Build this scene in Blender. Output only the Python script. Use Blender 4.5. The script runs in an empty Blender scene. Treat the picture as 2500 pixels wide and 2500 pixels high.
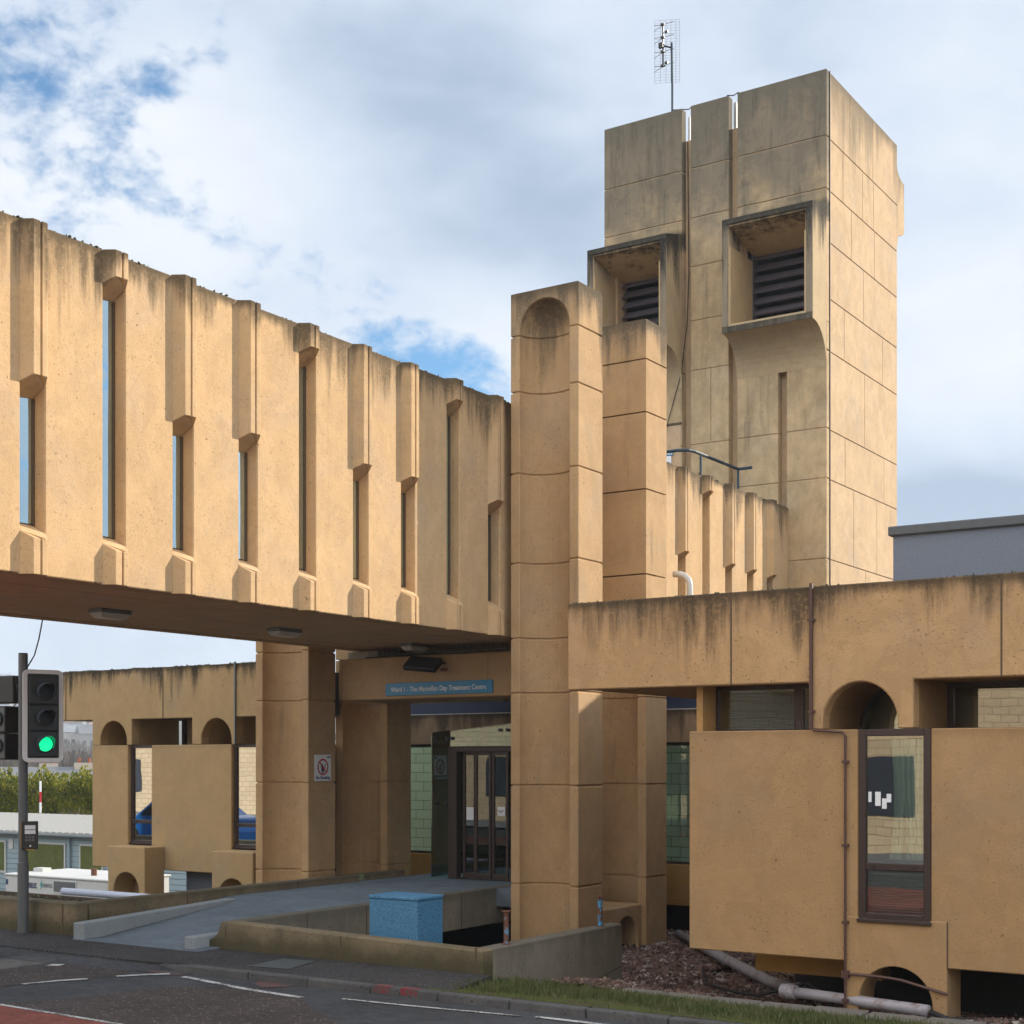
import bpy, bmesh, math, random
from mathutils import Vector, Matrix
random.seed(7)
R=math.radians
C=bpy.context.scene.collection
scn=bpy.context.scene
# ---------------- camera ----------------
FPX=3523.0; TH=R(33.366); S_,C_=math.sin(TH),math.cos(TH); CH=2.45; HY=1860.0
cd=bpy.data.cameras.new('camera'); cam=bpy.data.objects.new('camera',cd); C.objects.link(cam)
cam.location=(0,0,CH); cam.rotation_euler=(R(90),0,TH)
cd.sensor_width=36; cd.lens=36*FPX/2500; cd.shift_y=(HY-1250)/2500; cd.clip_end=9000; cd.clip_start=.1
scn.camera=cam
# survey helpers: a measured image direction met with a real plane of the place
def dv(px,py):
    a=(px-1250)/FPX; b=(HY-py)/FPX
    return Vector((-S_+a*C_, C_+a*S_, b))
def PX(px,py,x): v=dv(px,py); return Vector((0,0,CH))+v*(x/v.x)
def PY(px,py,y): v=dv(px,py); return Vector((0,0,CH))+v*(y/v.y)
def PZ(px,py,z): v=dv(px,py); return Vector((0,0,CH))+v*((z-CH)/v.z)
# ---------------- light ----------------
SUN_EL=R(21.8); sh=Vector((.525,.851)).normalized()
sdir=Vector((sh.x*math.cos(SUN_EL),sh.y*math.cos(SUN_EL),math.sin(SUN_EL)))
sl=bpy.data.lights.new('sun','SUN'); so=bpy.data.objects.new('sun',sl); C.objects.link(so)
sl.energy=5.0; sl.angle=R(.5); sl.color=(1,.89,.74)
so.rotation_euler=sdir.to_track_quat('Z','Y').to_euler(); so.location=(20,30,40)
scn.view_settings.view_transform='Standard'; scn.view_settings.look='None'
scn.view_settings.exposure=0.66; scn.view_settings.gamma=1
def build_world():
    w=bpy.data.worlds.new('World'); scn.world=w; w.use_nodes=True
    nt=w.node_tree; N=nt.nodes; L=nt.links; N.clear()
    out=N.new('ShaderNodeOutputWorld'); bg=N.new('ShaderNodeBackground'); L.new(bg.outputs[0],out.inputs[0])
    sky=N.new('ShaderNodeTexSky'); sky.sky_type='NISHITA'; sky.sun_disc=False
    sky.sun_elevation=SUN_EL; sky.sun_rotation=math.atan2(sh.x,sh.y); sky.air_density=1.0; sky.dust_density=.4; sky.ozone_density=2.2
    tc=N.new('ShaderNodeTexCoord')
    def math_(op,a,b=None,clamp=False):
        n=N.new('ShaderNodeMath'); n.operation=op; n.use_clamp=clamp
        for i,v in enumerate((a,b)):
            if v is None: continue
            if isinstance(v,(int,float)): n.inputs[i].default_value=v
            else: L.new(v,n.inputs[i])
        return n.outputs[0]
    def noise(scale,det,off=(0,0,0),sc=(1,1,1),dist=0,rough=.55):
        m=N.new('ShaderNodeMapping'); m.inputs['Location'].default_value=off; m.inputs['Scale'].default_value=sc
        L.new(tc.outputs['Generated'],m.inputs[0]); n=N.new('ShaderNodeTexNoise'); L.new(m.outputs[0],n.inputs['Vector'])
        n.inputs['Scale'].default_value=scale; n.inputs['Detail'].default_value=det; n.inputs['Roughness'].default_value=rough; n.inputs['Distortion'].default_value=dist
        return n.outputs['Fac']
    def blob(px,py,rad,ecc=1.0,ang=0.):
        # soft lobe of cloud or clear air round a sky direction, optionally stretched
        d=dv(px,py).normalized(); up=Vector((0,0,1)); r=d.cross(up).normalized(); u=r.cross(d)
        a1=(r*math.cos(ang)+u*math.sin(ang)); a2=(-r*math.sin(ang)+u*math.cos(ang))
        def dot(v,s):
            n=N.new('ShaderNodeVectorMath'); n.operation='DOT_PRODUCT'; L.new(tc.outputs['Generated'],n.inputs[0]); n.inputs[1].default_value=v*s
            return n.outputs['Value']
        R_=rad/FPX
        q=math_('ADD',math_('POWER',math_('ABSOLUTE',dot(a1,1/(R_*ecc))),2.0),math_('POWER',math_('ABSOLUTE',dot(a2,1/R_)),2.0))
        fwd=math_('GREATER_THAN',dot(d,1.0),0.0)
        e=math_('EXPONENT',math_('MULTIPLY',q,-1.0))
        return math_('MULTIPLY',e,fwd)
    def add(lst,base):
        o=base
        for w_,b in lst: o=math_('ADD',o,math_('MULTIPLY',b,w_))
        return o
    n1=noise(9.,9,(3.1,.2,.7),(1,1,1.7),.25,.56)
    n2=noise(26,7,(1.1,5.2,.3),(1,1,1.6),.2,.55)
    n4=noise(58,5,(4.1,1.2,.3),(1,1,1.5),.3,.6)
    dens=math_('ADD',math_('ADD',math_('MULTIPLY',n1,1.2),math_('MULTIPLY',n2,.8)),math_('MULTIPLY',n4,.55))
    # clear patches (negative) and full cover (positive)
    dens=add([(-.40,blob(500,360,360,1.6,-.5)),(-.12,blob(60,170,160)),(-.34,blob(980,830,150,2.8,-.42)),(-.42,blob(1120,900,120,2.2,-.2)),(-.15,blob(330,740,260,1.6)),(.25,blob(300,1560,160,3)),
              (.5,blob(1150,250,470,1.3,-.6)),(.5,blob(2000,600,900)),(.3,blob(500,750,200,2)),(.12,blob(470,240,60,1.5)),(.25,blob(620,480,110,1.4))],dens)
    cov=N.new('ShaderNodeMapRange'); cov.interpolation_type='SMOOTHSTEP'; L.new(dens,cov.inputs[0])
    cov.inputs[1].default_value=.72; cov.inputs[2].default_value=1.14; cov.inputs[3].default_value=.0; cov.inputs[4].default_value=.97
    # brightness inside the cloud
    n3=noise(5.2,6,(7.,2.,1.),(1,1,2.2),.3,.5)
    br=math_('ADD',math_('MULTIPLY',n3,1.0),math_('MULTIPLY',n2,.22))
    br=add([(-.42,blob(1130,360,360,1.3,-.7)),(-.24,blob(1750,130,230,1.6)),(-.62,blob(2360,1230,110,2.4)),(-.12,blob(1330,560,150,1.8,.3)),(-.25,blob(300,1600,150,3)),
            (.30,blob(1480,90,190,1.2)),(.22,blob(2400,850,260,1.5)),(.24,blob(450,520,380,1.6)),(.2,blob(1180,700,200,1.6)),(.15,blob(1200,740,120,1.5)),(.14,blob(2420,150,200))],br)
    ramp=N.new('ShaderNodeValToRGB'); L.new(br,ramp.inputs[0])
    e=ramp.color_ramp.elements; e[0].position=.15; e[0].color=(.25,.32,.42,1); e[1].position=.95; e[1].color=(.60,.625,.66,1)
    m_=ramp.color_ramp.elements.new(.52); m_.color=(.44,.50,.59,1)
    skm=N.new('ShaderNodeVectorMath'); skm.operation='MULTIPLY'; L.new(sky.outputs[0],skm.inputs[0]); skm.inputs[1].default_value=(.036,.088,.114)
    mix=N.new('ShaderNodeMixRGB'); L.new(cov.outputs[0],mix.inputs[0]); L.new(skm.outputs[0],mix.inputs[1]); L.new(ramp.outputs[0],mix.inputs[2])
    # added fill: sky opposite the sun, behind the camera, boosted and warmed for shaded faces
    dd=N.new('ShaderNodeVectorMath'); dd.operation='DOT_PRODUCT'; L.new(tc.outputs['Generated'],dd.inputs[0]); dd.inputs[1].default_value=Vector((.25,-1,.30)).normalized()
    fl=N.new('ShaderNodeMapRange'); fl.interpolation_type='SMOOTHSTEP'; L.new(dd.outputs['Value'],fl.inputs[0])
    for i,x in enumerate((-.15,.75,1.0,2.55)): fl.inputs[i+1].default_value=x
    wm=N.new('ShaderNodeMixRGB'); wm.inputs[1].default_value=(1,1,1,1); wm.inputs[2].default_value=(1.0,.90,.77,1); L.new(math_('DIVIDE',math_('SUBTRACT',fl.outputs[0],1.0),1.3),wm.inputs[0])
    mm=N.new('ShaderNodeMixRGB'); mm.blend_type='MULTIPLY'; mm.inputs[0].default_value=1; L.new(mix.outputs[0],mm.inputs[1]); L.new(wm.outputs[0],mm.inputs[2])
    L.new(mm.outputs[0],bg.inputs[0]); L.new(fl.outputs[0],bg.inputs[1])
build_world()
scn.cycles.max_bounces=8; scn.cycles.transparent_max_bounces=16
# ---------------- materials ----------------
MATS={}
def newmat(name):
    m=bpy.data.materials.new(name); m.use_nodes=True; MATS[name]=m
    nt=m.node_tree; b=nt.nodes['Principled BSDF']
    return m,nt,nt.nodes,nt.links,b
def _m(N,L,op,a,b=None,clamp=False,c=None):
    n=N.new('ShaderNodeMath'); n.operation=op; n.use_clamp=clamp
    for i,v in enumerate((a,b,c)):
        if v is None: continue
        if isinstance(v,(int,float)): n.inputs[i].default_value=v
        else: L.new(v,n.inputs[i])
    return n.outputs[0]
def _noise(N,L,vec,scale,det=4,rough=.55,sc=(1,1,1),loc=(0,0,0),dist=0):
    mp=N.new('ShaderNodeMapping'); mp.inputs['Scale'].default_value=sc; mp.inputs['Location'].default_value=loc; L.new(vec,mp.inputs[0])
    n=N.new('ShaderNodeTexNoise'); L.new(mp.outputs[0],n.inputs['Vector']); n.inputs['Scale'].default_value=scale
    n.inputs['Detail'].default_value=det; n.inputs['Roughness'].default_value=rough; n.inputs['Distortion'].default_value=dist
    return n.outputs['Fac']
def _range(N,L,v,a,b,c=0.,d=1.,smooth=True):
    n=N.new('ShaderNodeMapRange'); n.interpolation_type='SMOOTHSTEP' if smooth else 'LINEAR'; L.new(v,n.inputs[0])
    for i,x in enumerate((a,b,c,d)): n.inputs[i+1].default_value=x
    return n.outputs[0]
def _mix(N,L,f,a,b,typ='MIX'):
    n=N.new('ShaderNodeMixRGB'); n.blend_type=typ
    for i,v in enumerate((f,a,b)):
        if isinstance(v,(int,float)): n.inputs[i].default_value=v
        elif isinstance(v,tuple): n.inputs[i].default_value=(*v,1)
        else: L.new(v,n.inputs[i])
    return n.outputs[0]
def conc(name,col,ztop=None,L_=.8,amt=.8,pits=.35,var=.16,dark=(.06,.052,.04),seed=0,green=0.,zbot=None,bump=.35,sfreq=1.,cap=.0,grime=None,gain=0.,patchy=.5,band=None):
    """rendered / cast concrete: mottling, pits, black run-off streaks below its top edge"""
    m,nt,N,L,b=newmat(name)
    g=N.new('ShaderNodeNewGeometry'); P=g.outputs['Position']; lo=(seed*3.3,seed*1.7,seed*.9)
    big=_noise(N,L,P,.7,5,.6,loc=lo); med=_noise(N,L,P,3.5,6,.65,loc=lo,sc=(1,1,.6)); fine=_noise(N,L,P,55,3,.7,loc=lo)
    f=_m(N,L,'ADD',_m(N,L,'MULTIPLY',_m(N,L,'SUBTRACT',big,.5),var*2.2),_m(N,L,'MULTIPLY',_m(N,L,'SUBTRACT',med,.5),var*2.2))
    f=_m(N,L,'ADD',f,_m(N,L,'MULTIPLY',_m(N,L,'SUBTRACT',fine,.5),.35))
    f=_m(N,L,'ADD',f,1.0)
    vm=N.new('ShaderNodeVectorMath'); vm.operation='SCALE'; vm.inputs[0].default_value=col; L.new(f,vm.inputs['Scale'])
    c=vm.outputs[0]
    # hue drift: yellower / greyer patches
    hue=_range(N,L,_noise(N,L,P,1.1,4,.6,loc=(lo[0]+5,0,0)),.45,.7)
    grey=tuple(sum(col)/3*.9 for _ in col)
    c=_mix(N,L,_m(N,L,'MULTIPLY',hue,.22),c,tuple(.75*g_+.25*c_ for g_,c_ in zip(grey,col)))
    pt=_range(N,L,_noise(N,L,P,1.9,7,.62,loc=(lo[0],2,6),dist=1.6,sc=(1,1,.8)),.505,.53); pt2=_range(N,L,_noise(N,L,P,.85,6,.6,loc=(lo[0]+9,2,6),dist=2.2),.55,.575)
    c=_mix(N,L,_m(N,L,'MULTIPLY',pt,patchy*.20),c,tuple(x*.72 for x in col)); c=_mix(N,L,_m(N,L,'MULTIPLY',pt2,patchy*.28),c,tuple(min(1,x*1.22) for x in col))
    # pits
    if pits>0:
        pn=_range(N,L,_noise(N,L,P,30,3,.6,loc=lo),.585,.70); pm=_range(N,L,_noise(N,L,P,1.6,5,.7,loc=(lo[0],9,0)),.38,.66,.12,1.)
        c=_mix(N,L,_m(N,L,'MULTIPLY',_m(N,L,'MULTIPLY',pn,pm),pits*1.6,True),c,tuple(x*.32 for x in col))
        sp=_range(N,L,_noise(N,L,P,21,1,.4,loc=(lo[0],4,7)),.76,.79)
        c=_mix(N,L,_m(N,L,'MULTIPLY',sp,.7),c,tuple(x*.25 for x in col))
    sx=N.new('ShaderNodeSeparateXYZ'); L.new(P,sx.inputs[0]); z=sx.outputs[2]
    if ztop is not None:
        st=_noise(N,L,P,3.2*sfreq,6,.7,sc=(1,1,.09),loc=lo); wide=_noise(N,L,P,.9*sfreq,3,.6,sc=(1,1,.12),loc=(lo[0]+2,3,1))
        dep=_m(N,L,'SUBTRACT',ztop,z)                       # metres below the top edge
        lenv=_m(N,L,'MULTIPLY',_range(N,L,wide,.38,.68,.25,1.5,False),L_)
        fall=_m(N,L,'SUBTRACT',1.0,_m(N,L,'DIVIDE',dep,lenv),True)
        thr=_m(N,L,'ADD',_m(N,L,'MULTIPLY',fall,.42),st)
        s=_range(N,L,thr,.66-gain,.98-gain)
        s=_m(N,L,'MULTIPLY',s,_range(N,L,_noise(N,L,P,22,4,.7,loc=lo),.2,.55,.45,1.))
        s=_m(N,L,'MULTIPLY',s,_range(N,L,dep,-.3,-.02,0.,1.))if False else s
        c=_mix(N,L,_m(N,L,'MULTIPLY',s,amt,True),c,dark)
        edge=_range(N,L,_m(N,L,'ADD',dep,_m(N,L,'MULTIPLY',_noise(N,L,P,5,4,.7,loc=lo),.16)),.09,.20+cap,1.,0.)
        c=_mix(N,L,_m(N,L,'MULTIPLY',edge,min(.95,amt*.75)),c,tuple(x*.9 for x in dark))
    if grime:
        gm=_m(N,L,'ADD',_m(N,L,'DIVIDE',_m(N,L,'SUBTRACT',z,grime[0]),grime[1]-grime[0]),_m(N,L,'MULTIPLY',_m(N,L,'SUBTRACT',_noise(N,L,P,1.3,6,.65,loc=(lo[0],8,2)),.5),2.2))
        gf=_range(N,L,gm,.0,1.)
        c=_mix(N,L,_m(N,L,'MULTIPLY',gf,grime[2]),c,grime[3])
        sv=_noise(N,L,P,4.5,7,.75,sc=(1,1,.10),loc=(lo[0]+4,1,2)); sb=_noise(N,L,P,2.2,8,.7,loc=(lo[0],5,2),dist=.8)
        c=_mix(N,L,_m(N,L,'MULTIPLY',_m(N,L,'MULTIPLY',_range(N,L,sv,.52,.72),_m(N,L,'ADD',gf,.03,True)),.62),c,tuple(x*.42 for x in grime[3]))
        c=_mix(N,L,_m(N,L,'MULTIPLY',_m(N,L,'MULTIPLY',_range(N,L,sv,.46,.28),_m(N,L,'ADD',gf,.1,True)),.40),c,tuple(x*.85 for x in col))
        c=_mix(N,L,_m(N,L,'MULTIPLY',_m(N,L,'MULTIPLY',_range(N,L,sb,.50,.56),gf),.26),c,tuple(x*.62 for x in grime[3]))
        if band:
            bz=_m(N,L,'SUBTRACT',1.0,_m(N,L,'ABSOLUTE',_m(N,L,'DIVIDE',_m(N,L,'SUBTRACT',z,band[0]),band[1])),True)
            c=_mix(N,L,_range(N,L,_m(N,L,'MULTIPLY',bz,_m(N,L,'ADD',sv,.5)),.25,.75,0,.85),c,(.045,.05,.042))
    if zbot is not None:
        e2=_range(N,L,_m(N,L,'ADD',_m(N,L,'SUBTRACT',z,zbot),_m(N,L,'MULTIPLY',_noise(N,L,P,2.5,5,.7,loc=lo),-.35)),-.15,.12,1.,0.)
        c=_mix(N,L,_m(N,L,'MULTIPLY',e2,.75),c,(.045,.045,.022))
    if green>0:
        gr=_range(N,L,_noise(N,L,P,1.8,5,.7,loc=(1,lo[1],4)),.5,.72)
        c=_mix(N,L,_m(N,L,'MULTIPLY',gr,green),c,(.09,.10,.045))
    L.new(c,b.inputs['Base Color']); b.inputs['Roughness'].default_value=.93; b.inputs['Specular IOR Level'].default_value=.2
    bp=N.new('ShaderNodeBump'); bp.inputs['Strength'].default_value=bump; bp.inputs['Distance'].default_value=.012
    h=_m(N,L,'ADD',_noise(N,L,P,60,3,.7,loc=lo),_m(N,L,'MULTIPLY',_noise(N,L,P,6,4,.6,loc=lo),1.2)); L.new(h,bp.inputs['Height']); L.new(bp.outputs[0],b.inputs['Normal'])
    return m
def plain(name,col,rough=.6,metal=0.,var=.12,scale=8,bump=0.,spec=.5,dirt=None,dscale=3,dthr=(.5,.7)):
    m,nt,N,L,b=newmat(name)
    g=N.new('ShaderNodeNewGeometry'); P=g.outputs['Position']
    n=_noise(N,L,P,scale,5,.6)
    vm=N.new('ShaderNodeVectorMath'); vm.operation='SCALE'; vm.inputs[0].default_value=col
    L.new(_m(N,L,'ADD',_m(N,L,'MULTIPLY',_m(N,L,'SUBTRACT',n,.5),var*2),1.),vm.inputs['Scale']); c=vm.outputs[0]
    if dirt: c=_mix(N,L,_range(N,L,_noise(N,L,P,dscale,5,.7,loc=(3,3,3)),*dthr),c,dirt)
    L.new(c,b.inputs['Base Color']); b.inputs['Roughness'].default_value=rough; b.inputs['Metallic'].default_value=metal; b.inputs['Specular IOR Level'].default_value=spec
    if bump:
        bp=N.new('ShaderNodeBump'); bp.inputs['Strength'].default_value=bump; bp.inputs['Distance'].default_value=.01
        L.new(_noise(N,L,P,scale*6,4,.7),bp.inputs['Height']); L.new(bp.outputs[0],b.inputs['Normal'])
    return m
def glass(name,tint=(.8,.9,.9),base=.05,rough=.0,wav=.0,gcol=(.95,.97,1)):
    m,nt,N,L,b=newmat(name); N.remove(b); out=N['Material Output']
    tr=N.new('ShaderNodeBsdfTransparent'); tr.inputs[0].default_value=(*tint,1)
    gl=N.new('ShaderNodeBsdfGlossy'); gl.inputs['Roughness'].default_value=rough; gl.inputs[0].default_value=(*gcol,1)
    fr=N.new('ShaderNodeFresnel'); fr.inputs[0].default_value=1.5
    f=_m(N,L,'ADD',_m(N,L,'MULTIPLY',fr.outputs[0],1.7),base,True)
    if wav:
        g=N.new('ShaderNodeNewGeometry'); bp=N.new('ShaderNodeBump'); bp.inputs['Strength'].default_value=wav; bp.inputs['Distance'].default_value=.02
        L.new(_noise(N,L,g.outputs['Position'],1.7,1,.4),bp.inputs['Height']); L.new(bp.outputs[0],gl.inputs['Normal'])
    mx=N.new('ShaderNodeMixShader'); L.new(f,mx.inputs[0]); L.new(tr.outputs[0],mx.inputs[1]); L.new(gl.outputs[0],mx.inputs[2]); L.new(mx.outputs[0],out.inputs[0])
    return m
def emis(name,col,st):
    m,nt,N,L,b=newmat(name); b.inputs['Base Color'].default_value=(*col,1); b.inputs['Emission Color'].default_value=(*col,1); b.inputs['Emission Strength'].default_value=st
    return m
def tarmac(name,col,chip=(.25,.22,.2),chipamt=.5,red=0.,scale=1.):
    m,nt,N,L,b=newmat(name)
    g=N.new('ShaderNodeNewGeometry'); P=g.outputs['Position']
    big=_noise(N,L,P,.8,5,.65); med=_noise(N,L,P,6,5,.7,sc=(1,2.5,1)); fi=_noise(N,L,P,70*scale,2,.6)
    vm=N.new('ShaderNodeVectorMath'); vm.operation='SCALE'; vm.inputs[0].default_value=col
    f=_m(N,L,'ADD',_m(N,L,'ADD',_m(N,L,'MULTIPLY',_m(N,L,'SUBTRACT',big,.5),1.5),_m(N,L,'MULTIPLY',_m(N,L,'SUBTRACT',med,.5),1.5)),_m(N,L,'ADD',_m(N,L,'MULTIPLY',_m(N,L,'SUBTRACT',fi,.5),1.2),1.))
    L.new(f,vm.inputs['Scale']); c=vm.outputs[0]
    v=N.new('ShaderNodeTexVoronoi'); v.inputs['Scale'].default_value=38*scale; L.new(P,v.inputs['Vector'])
    ch=_range(N,L,v.outputs['Distance'],.12,.3,1.,0.)
    rnd=N.new('ShaderNodeSeparateColor'); L.new(v.outputs['Color'],rnd.inputs[0])
    ch=_m(N,L,'MULTIPLY',_m(N,L,'MULTIPLY',ch,_range(N,L,rnd.outputs[0],.45,.75)),chipamt)
    c=_mix(N,L,ch,c,_mix(N,L,rnd.outputs[1],tuple(x*.5 for x in chip),chip))
    if red:
        rm=_m(N,L,'MULTIPLY',_range(N,L,_noise(N,L,P,1.1,3,.5,loc=(2,0,0)),.6,.7),_range(N,L,_noise(N,L,P,14,5,.75),.45,.6))
        c=_mix(N,L,_m(N,L,'MULTIPLY',rm,red),c,(.22,.045,.03))
    L.new(c,b.inputs['Base Color']); b.inputs['Roughness'].default_value=.9; b.inputs['Specular IOR Level'].default_value=.25
    bp=N.new('ShaderNodeBump'); bp.inputs['Strength'].default_value=.6; bp.inputs['Distance'].default_value=.01; L.new(fi,bp.inputs['Height']); L.new(bp.outputs[0],b.inputs['Normal'])
    return m
def worn(name,col,under,thr=.5):
    m,nt,N,L,b=newmat(name)
    g=N.new('ShaderNodeNewGeometry'); P=g.outputs['Position']
    k=_range(N,L,_m(N,L,'ADD',_m(N,L,'MULTIPLY',_noise(N,L,P,24,5,.8),.6),_m(N,L,'MULTIPLY',_noise(N,L,P,3,3,.6),.4)),thr-.03,thr+.05)
    L.new(_mix(N,L,k,col,under),b.inputs['Base Color']); b.inputs['Roughness'].default_value=.85
    return m
M_bridge=conc('bridge_render',(.545,.37,.205),8.18,.9,.9,gain=.05,patchy=.8,pits=.38,seed=1,dark=(.11,.082,.05),cap=.03,sfreq=1.3,bump=.5)
M_soff=conc('soffit_render',(.60,.41,.23),None,pits=.2,seed=2)
M_pill=conc('pillar_render',(.445,.295,.16),9.82,1.5,.85,gain=.10,patchy=.7,pits=.5,seed=3,dark=(.085,.07,.05),cap=.12)
M_tower=conc('tower_render',(.515,.37,.232),17.85,2.4,.7,gain=.05,patchy=.8,pits=.35,seed=4,var=.2,dark=(.12,.105,.075),cap=.2,sfreq=.8)
M_towerf=conc('tower_front_render',(.47,.35,.21),17.85,2.6,.85,pits=.6,seed=24,var=.42,dark=(.07,.066,.05),cap=.35,sfreq=1.1,grime=(13.9,16.0,.80,(.185,.165,.13)),gain=.12,patchy=.9,band=(14.75,.42))
M_towerm=conc('tower_mid_render',(.47,.35,.21),17.85,2.6,.85,pits=.6,seed=24,var=.42,dark=(.07,.066,.05),cap=.35,sfreq=1.1,grime=(13.9,16.0,.80,(.185,.165,.13)),gain=.12,patchy=.9)
M_rim=conc('stained_rim',(.27,.22,.16),14.66,4.2,1.0,pits=.6,seed=25,dark=(.03,.03,.028),sfreq=2.2,cap=.2)
M_rimd=conc('blackened_rim',(.30,.25,.18),14.66,9,.93,pits=.6,seed=26,var=.5,dark=(.045,.043,.038),sfreq=2.5,grime=(11.,12.2,.70,(.05,.048,.04)),patchy=1.)
M_lin=conc('hood_lining_render',(.50,.36,.20),14.56,.55,.9,pits=.1,seed=27,dark=(.05,.04,.03),sfreq=2.)
M_hood=conc('hood_render',(.45,.34,.21),14.66,1.9,.95,pits=.4,seed=5,dark=(.028,.026,.022),sfreq=1.3,cap=.35)
M_para=conc('parapet_render',(.48,.305,.16),4.37,1.15,.88,gain=.01,patchy=1.1,pits=.9,seed=6,dark=(.06,.045,.03),cap=.03,bump=.5,sfreq=1.2)
M_paral=conc('parapet_render_pale',(.41,.285,.15),4.37,.75,.97,pits=.4,seed=7,dark=(.035,.03,.024),cap=.04,sfreq=1.5)
M_panel=conc('panel_render',(.385,.243,.122),2.8,.25,.25,patchy=.9,pits=.45,seed=8,dark=(.2,.12,.06),var=.10)
M_panel2=conc('panel_render_pale',(.425,.295,.155),2.8,.25,.2,pits=.4,seed=9,dark=(.2,.14,.08),var=.10)
M_orange=conc('courtyard_render',(.44,.25,.085),None,pits=.3,seed=10)
M_peb=conc('pebbledash',(.33,.24,.16),3.42,.9,.85,pits=.5,seed=11,dark=(.05,.04,.03),bump=1.0)
M_low=conc('low_wall_concrete',(.22,.175,.115),.47,.3,.6,pits=.8,seed=12,var=.38,dark=(.11,.10,.07),green=.45,zbot=.03,bump=.8)
M_lowg=conc('grey_wall_concrete',(.22,.20,.16),.3,.6,.6,pits=.8,bump=.8,var=.34,sfreq=2,seed=13,dark=(.14,.13,.11),green=.15,zbot=None)
M_slab=conc('ramp_concrete',(.145,.18,.22),None,pits=.3,seed=14,var=.3,patchy=1.2)
M_kerbw=conc('pale_kerb_concrete',(.26,.29,.32),None,pits=.4,seed=15,var=.1)
M_kerb=conc('kerb_stone',(.10,.10,.105),None,pits=.8,seed=16,var=.5,bump=1.)
M_cap=plain('roof_felt',(.05,.05,.055),.9)
M_joint=plain('joint_shadow_mastic',(.10,.07,.045),.95)  # dark brown tone of joint strips, thin frames and backing
M_road=tarmac('road_tarmac',(.055,.058,.066),chipamt=.45,scale=.8)
M_road2=tarmac('chipped_tarmac',(.058,.048,.046),chip=(.50,.38,.33),chipamt=.95,scale=.62)
M_pave=tarmac('pavement_tarmac',(.045,.043,.046),chip=(.40,.37,.34),chipamt=.7,scale=.7)
M_redl=tarmac('red_lane',(.20,.062,.048),chip=(.25,.12,.1),chipamt=.4)
M_redpatch=worn('worn_red_paint',(.15,.05,.042),(.058,.057,.06),.455)
M_white=worn('worn_white_paint',(.50,.51,.51),(.11,.11,.115),.515)
M_redp=worn('red_kerb_paint',(.20,.03,.04),(.09,.08,.08),.50) if True else plain('red_kerb_paint',(.30,.03,.05),.8,var=.4,scale=20)
M_brown=plain('brown_metal',(.045,.028,.026),.45,.2)
M_brownp=plain('brown_downpipe',(.085,.043,.038),.5,.1,var=.2)
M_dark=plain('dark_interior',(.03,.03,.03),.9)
M_inner=plain('interior_wall',(.35,.34,.29),.9)
M_glass=glass('window_glass',(.70,.84,.80),.16,wav=.05)
M_gteal=glass('teal_glass',(.36,.58,.56),.03,wav=.05)
M_porch=glass('porch_glass',(.80,.92,.91),.0,wav=.04)
M_gbridge=glass('bridge_glass',(.06,.10,.10),.55,wav=.35,gcol=(.70,.90,1.0))
M_blind=plain('venetian_blind',(.30,.33,.30),.5)
M_blue=plain('blue_speckled_steel',(.075,.24,.43),.55,.0,var=.35,scale=26,bump=.5,dirt=(.03,.10,.2),dscale=45,dthr=(.52,.6))
M_rust=plain('rusty_paint',(.06,.30,.55),.7,.0,var=.2,dirt=(.14,.05,.025),dscale=14,dthr=(.48,.52))
M_rusty=plain('rust',(.13,.05,.03),.85)
M_steel=plain('galvanised_steel',(.17,.19,.20),.55,.5,var=.2)
M_pole=plain('grey_pole_paint',(.115,.125,.135),.5,.2,var=.1)
M_black=plain('black_plastic',(.012,.013,.016),.4)
M_navy=plain('navy_fascia',(.02,.035,.085),.5,var=.3)
M_signblue=plain('sign_blue',(.0,.20,.42),.35)
M_signw=plain('sign_white',(.74,.77,.82),.35,var=.04)
M_text=plain('sign_text_navy',(.02,.04,.12),.5)
M_textw=plain('sign_text_white',(.75,.78,.8),.5)
M_red=plain('sign_red',(.45,.01,.03),.4)
M_pipe=plain('grey_plastic_pipe',(.30,.285,.32),.4,var=.15,dirt=(.16,.10,.08),dscale=5)
M_pipeb=plain('pale_plastic_pipe',(.5,.55,.68),.35,var=.1)
M_railm=plain('dark_rail_paint',(.02,.045,.07),.5)
M_louv=plain('louvre_metal',(.13,.115,.135),.6,.2,var=.3)
M_whitew=plain('white_paint',(.50,.51,.51),.6,dirt=(.25,.24,.22),dscale=6,dthr=(.6,.9))
M_clad=plain('cabin_cladding',(.26,.35,.40),.5,var=.1)
M_green=plain('green_board',(.085,.10,.016),.7,var=.5,scale=5)
M_roofp=plain('corrugated_roof',(.32,.32,.31),.5,var=.1)
M_bluegrey=plain('blue_grey_roughcast',(.19,.22,.28),.95,var=.35,scale=30,bump=.8)
M_bgcap=plain('dark_coping',(.10,.11,.12),.8,var=.2)
M_cream=None
M_rubber=plain('black_cable',(.015,.015,.018),.6)
M_teal=plain('teal_fabric',(.03,.30,.30),.8)
M_wood=plain('pale_wood',(.45,.32,.15),.5)
M_lamp=plain('lamp_diffuser',(.5,.5,.47),.3)
M_green_on=emis('green_lens_lit',(.0,.70,.24),1.0)
M_lens=plain('dark_lens',(.010,.013,.016),.45,spec=.3)
M_visor=plain('visor_plastic',(.05,.065,.095),.35)
M_border=plain('white_border',(.85,.86,.90),.4,var=.03)
M_yel=plain('yellow_plastic',(.55,.30,.02),.5)
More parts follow.
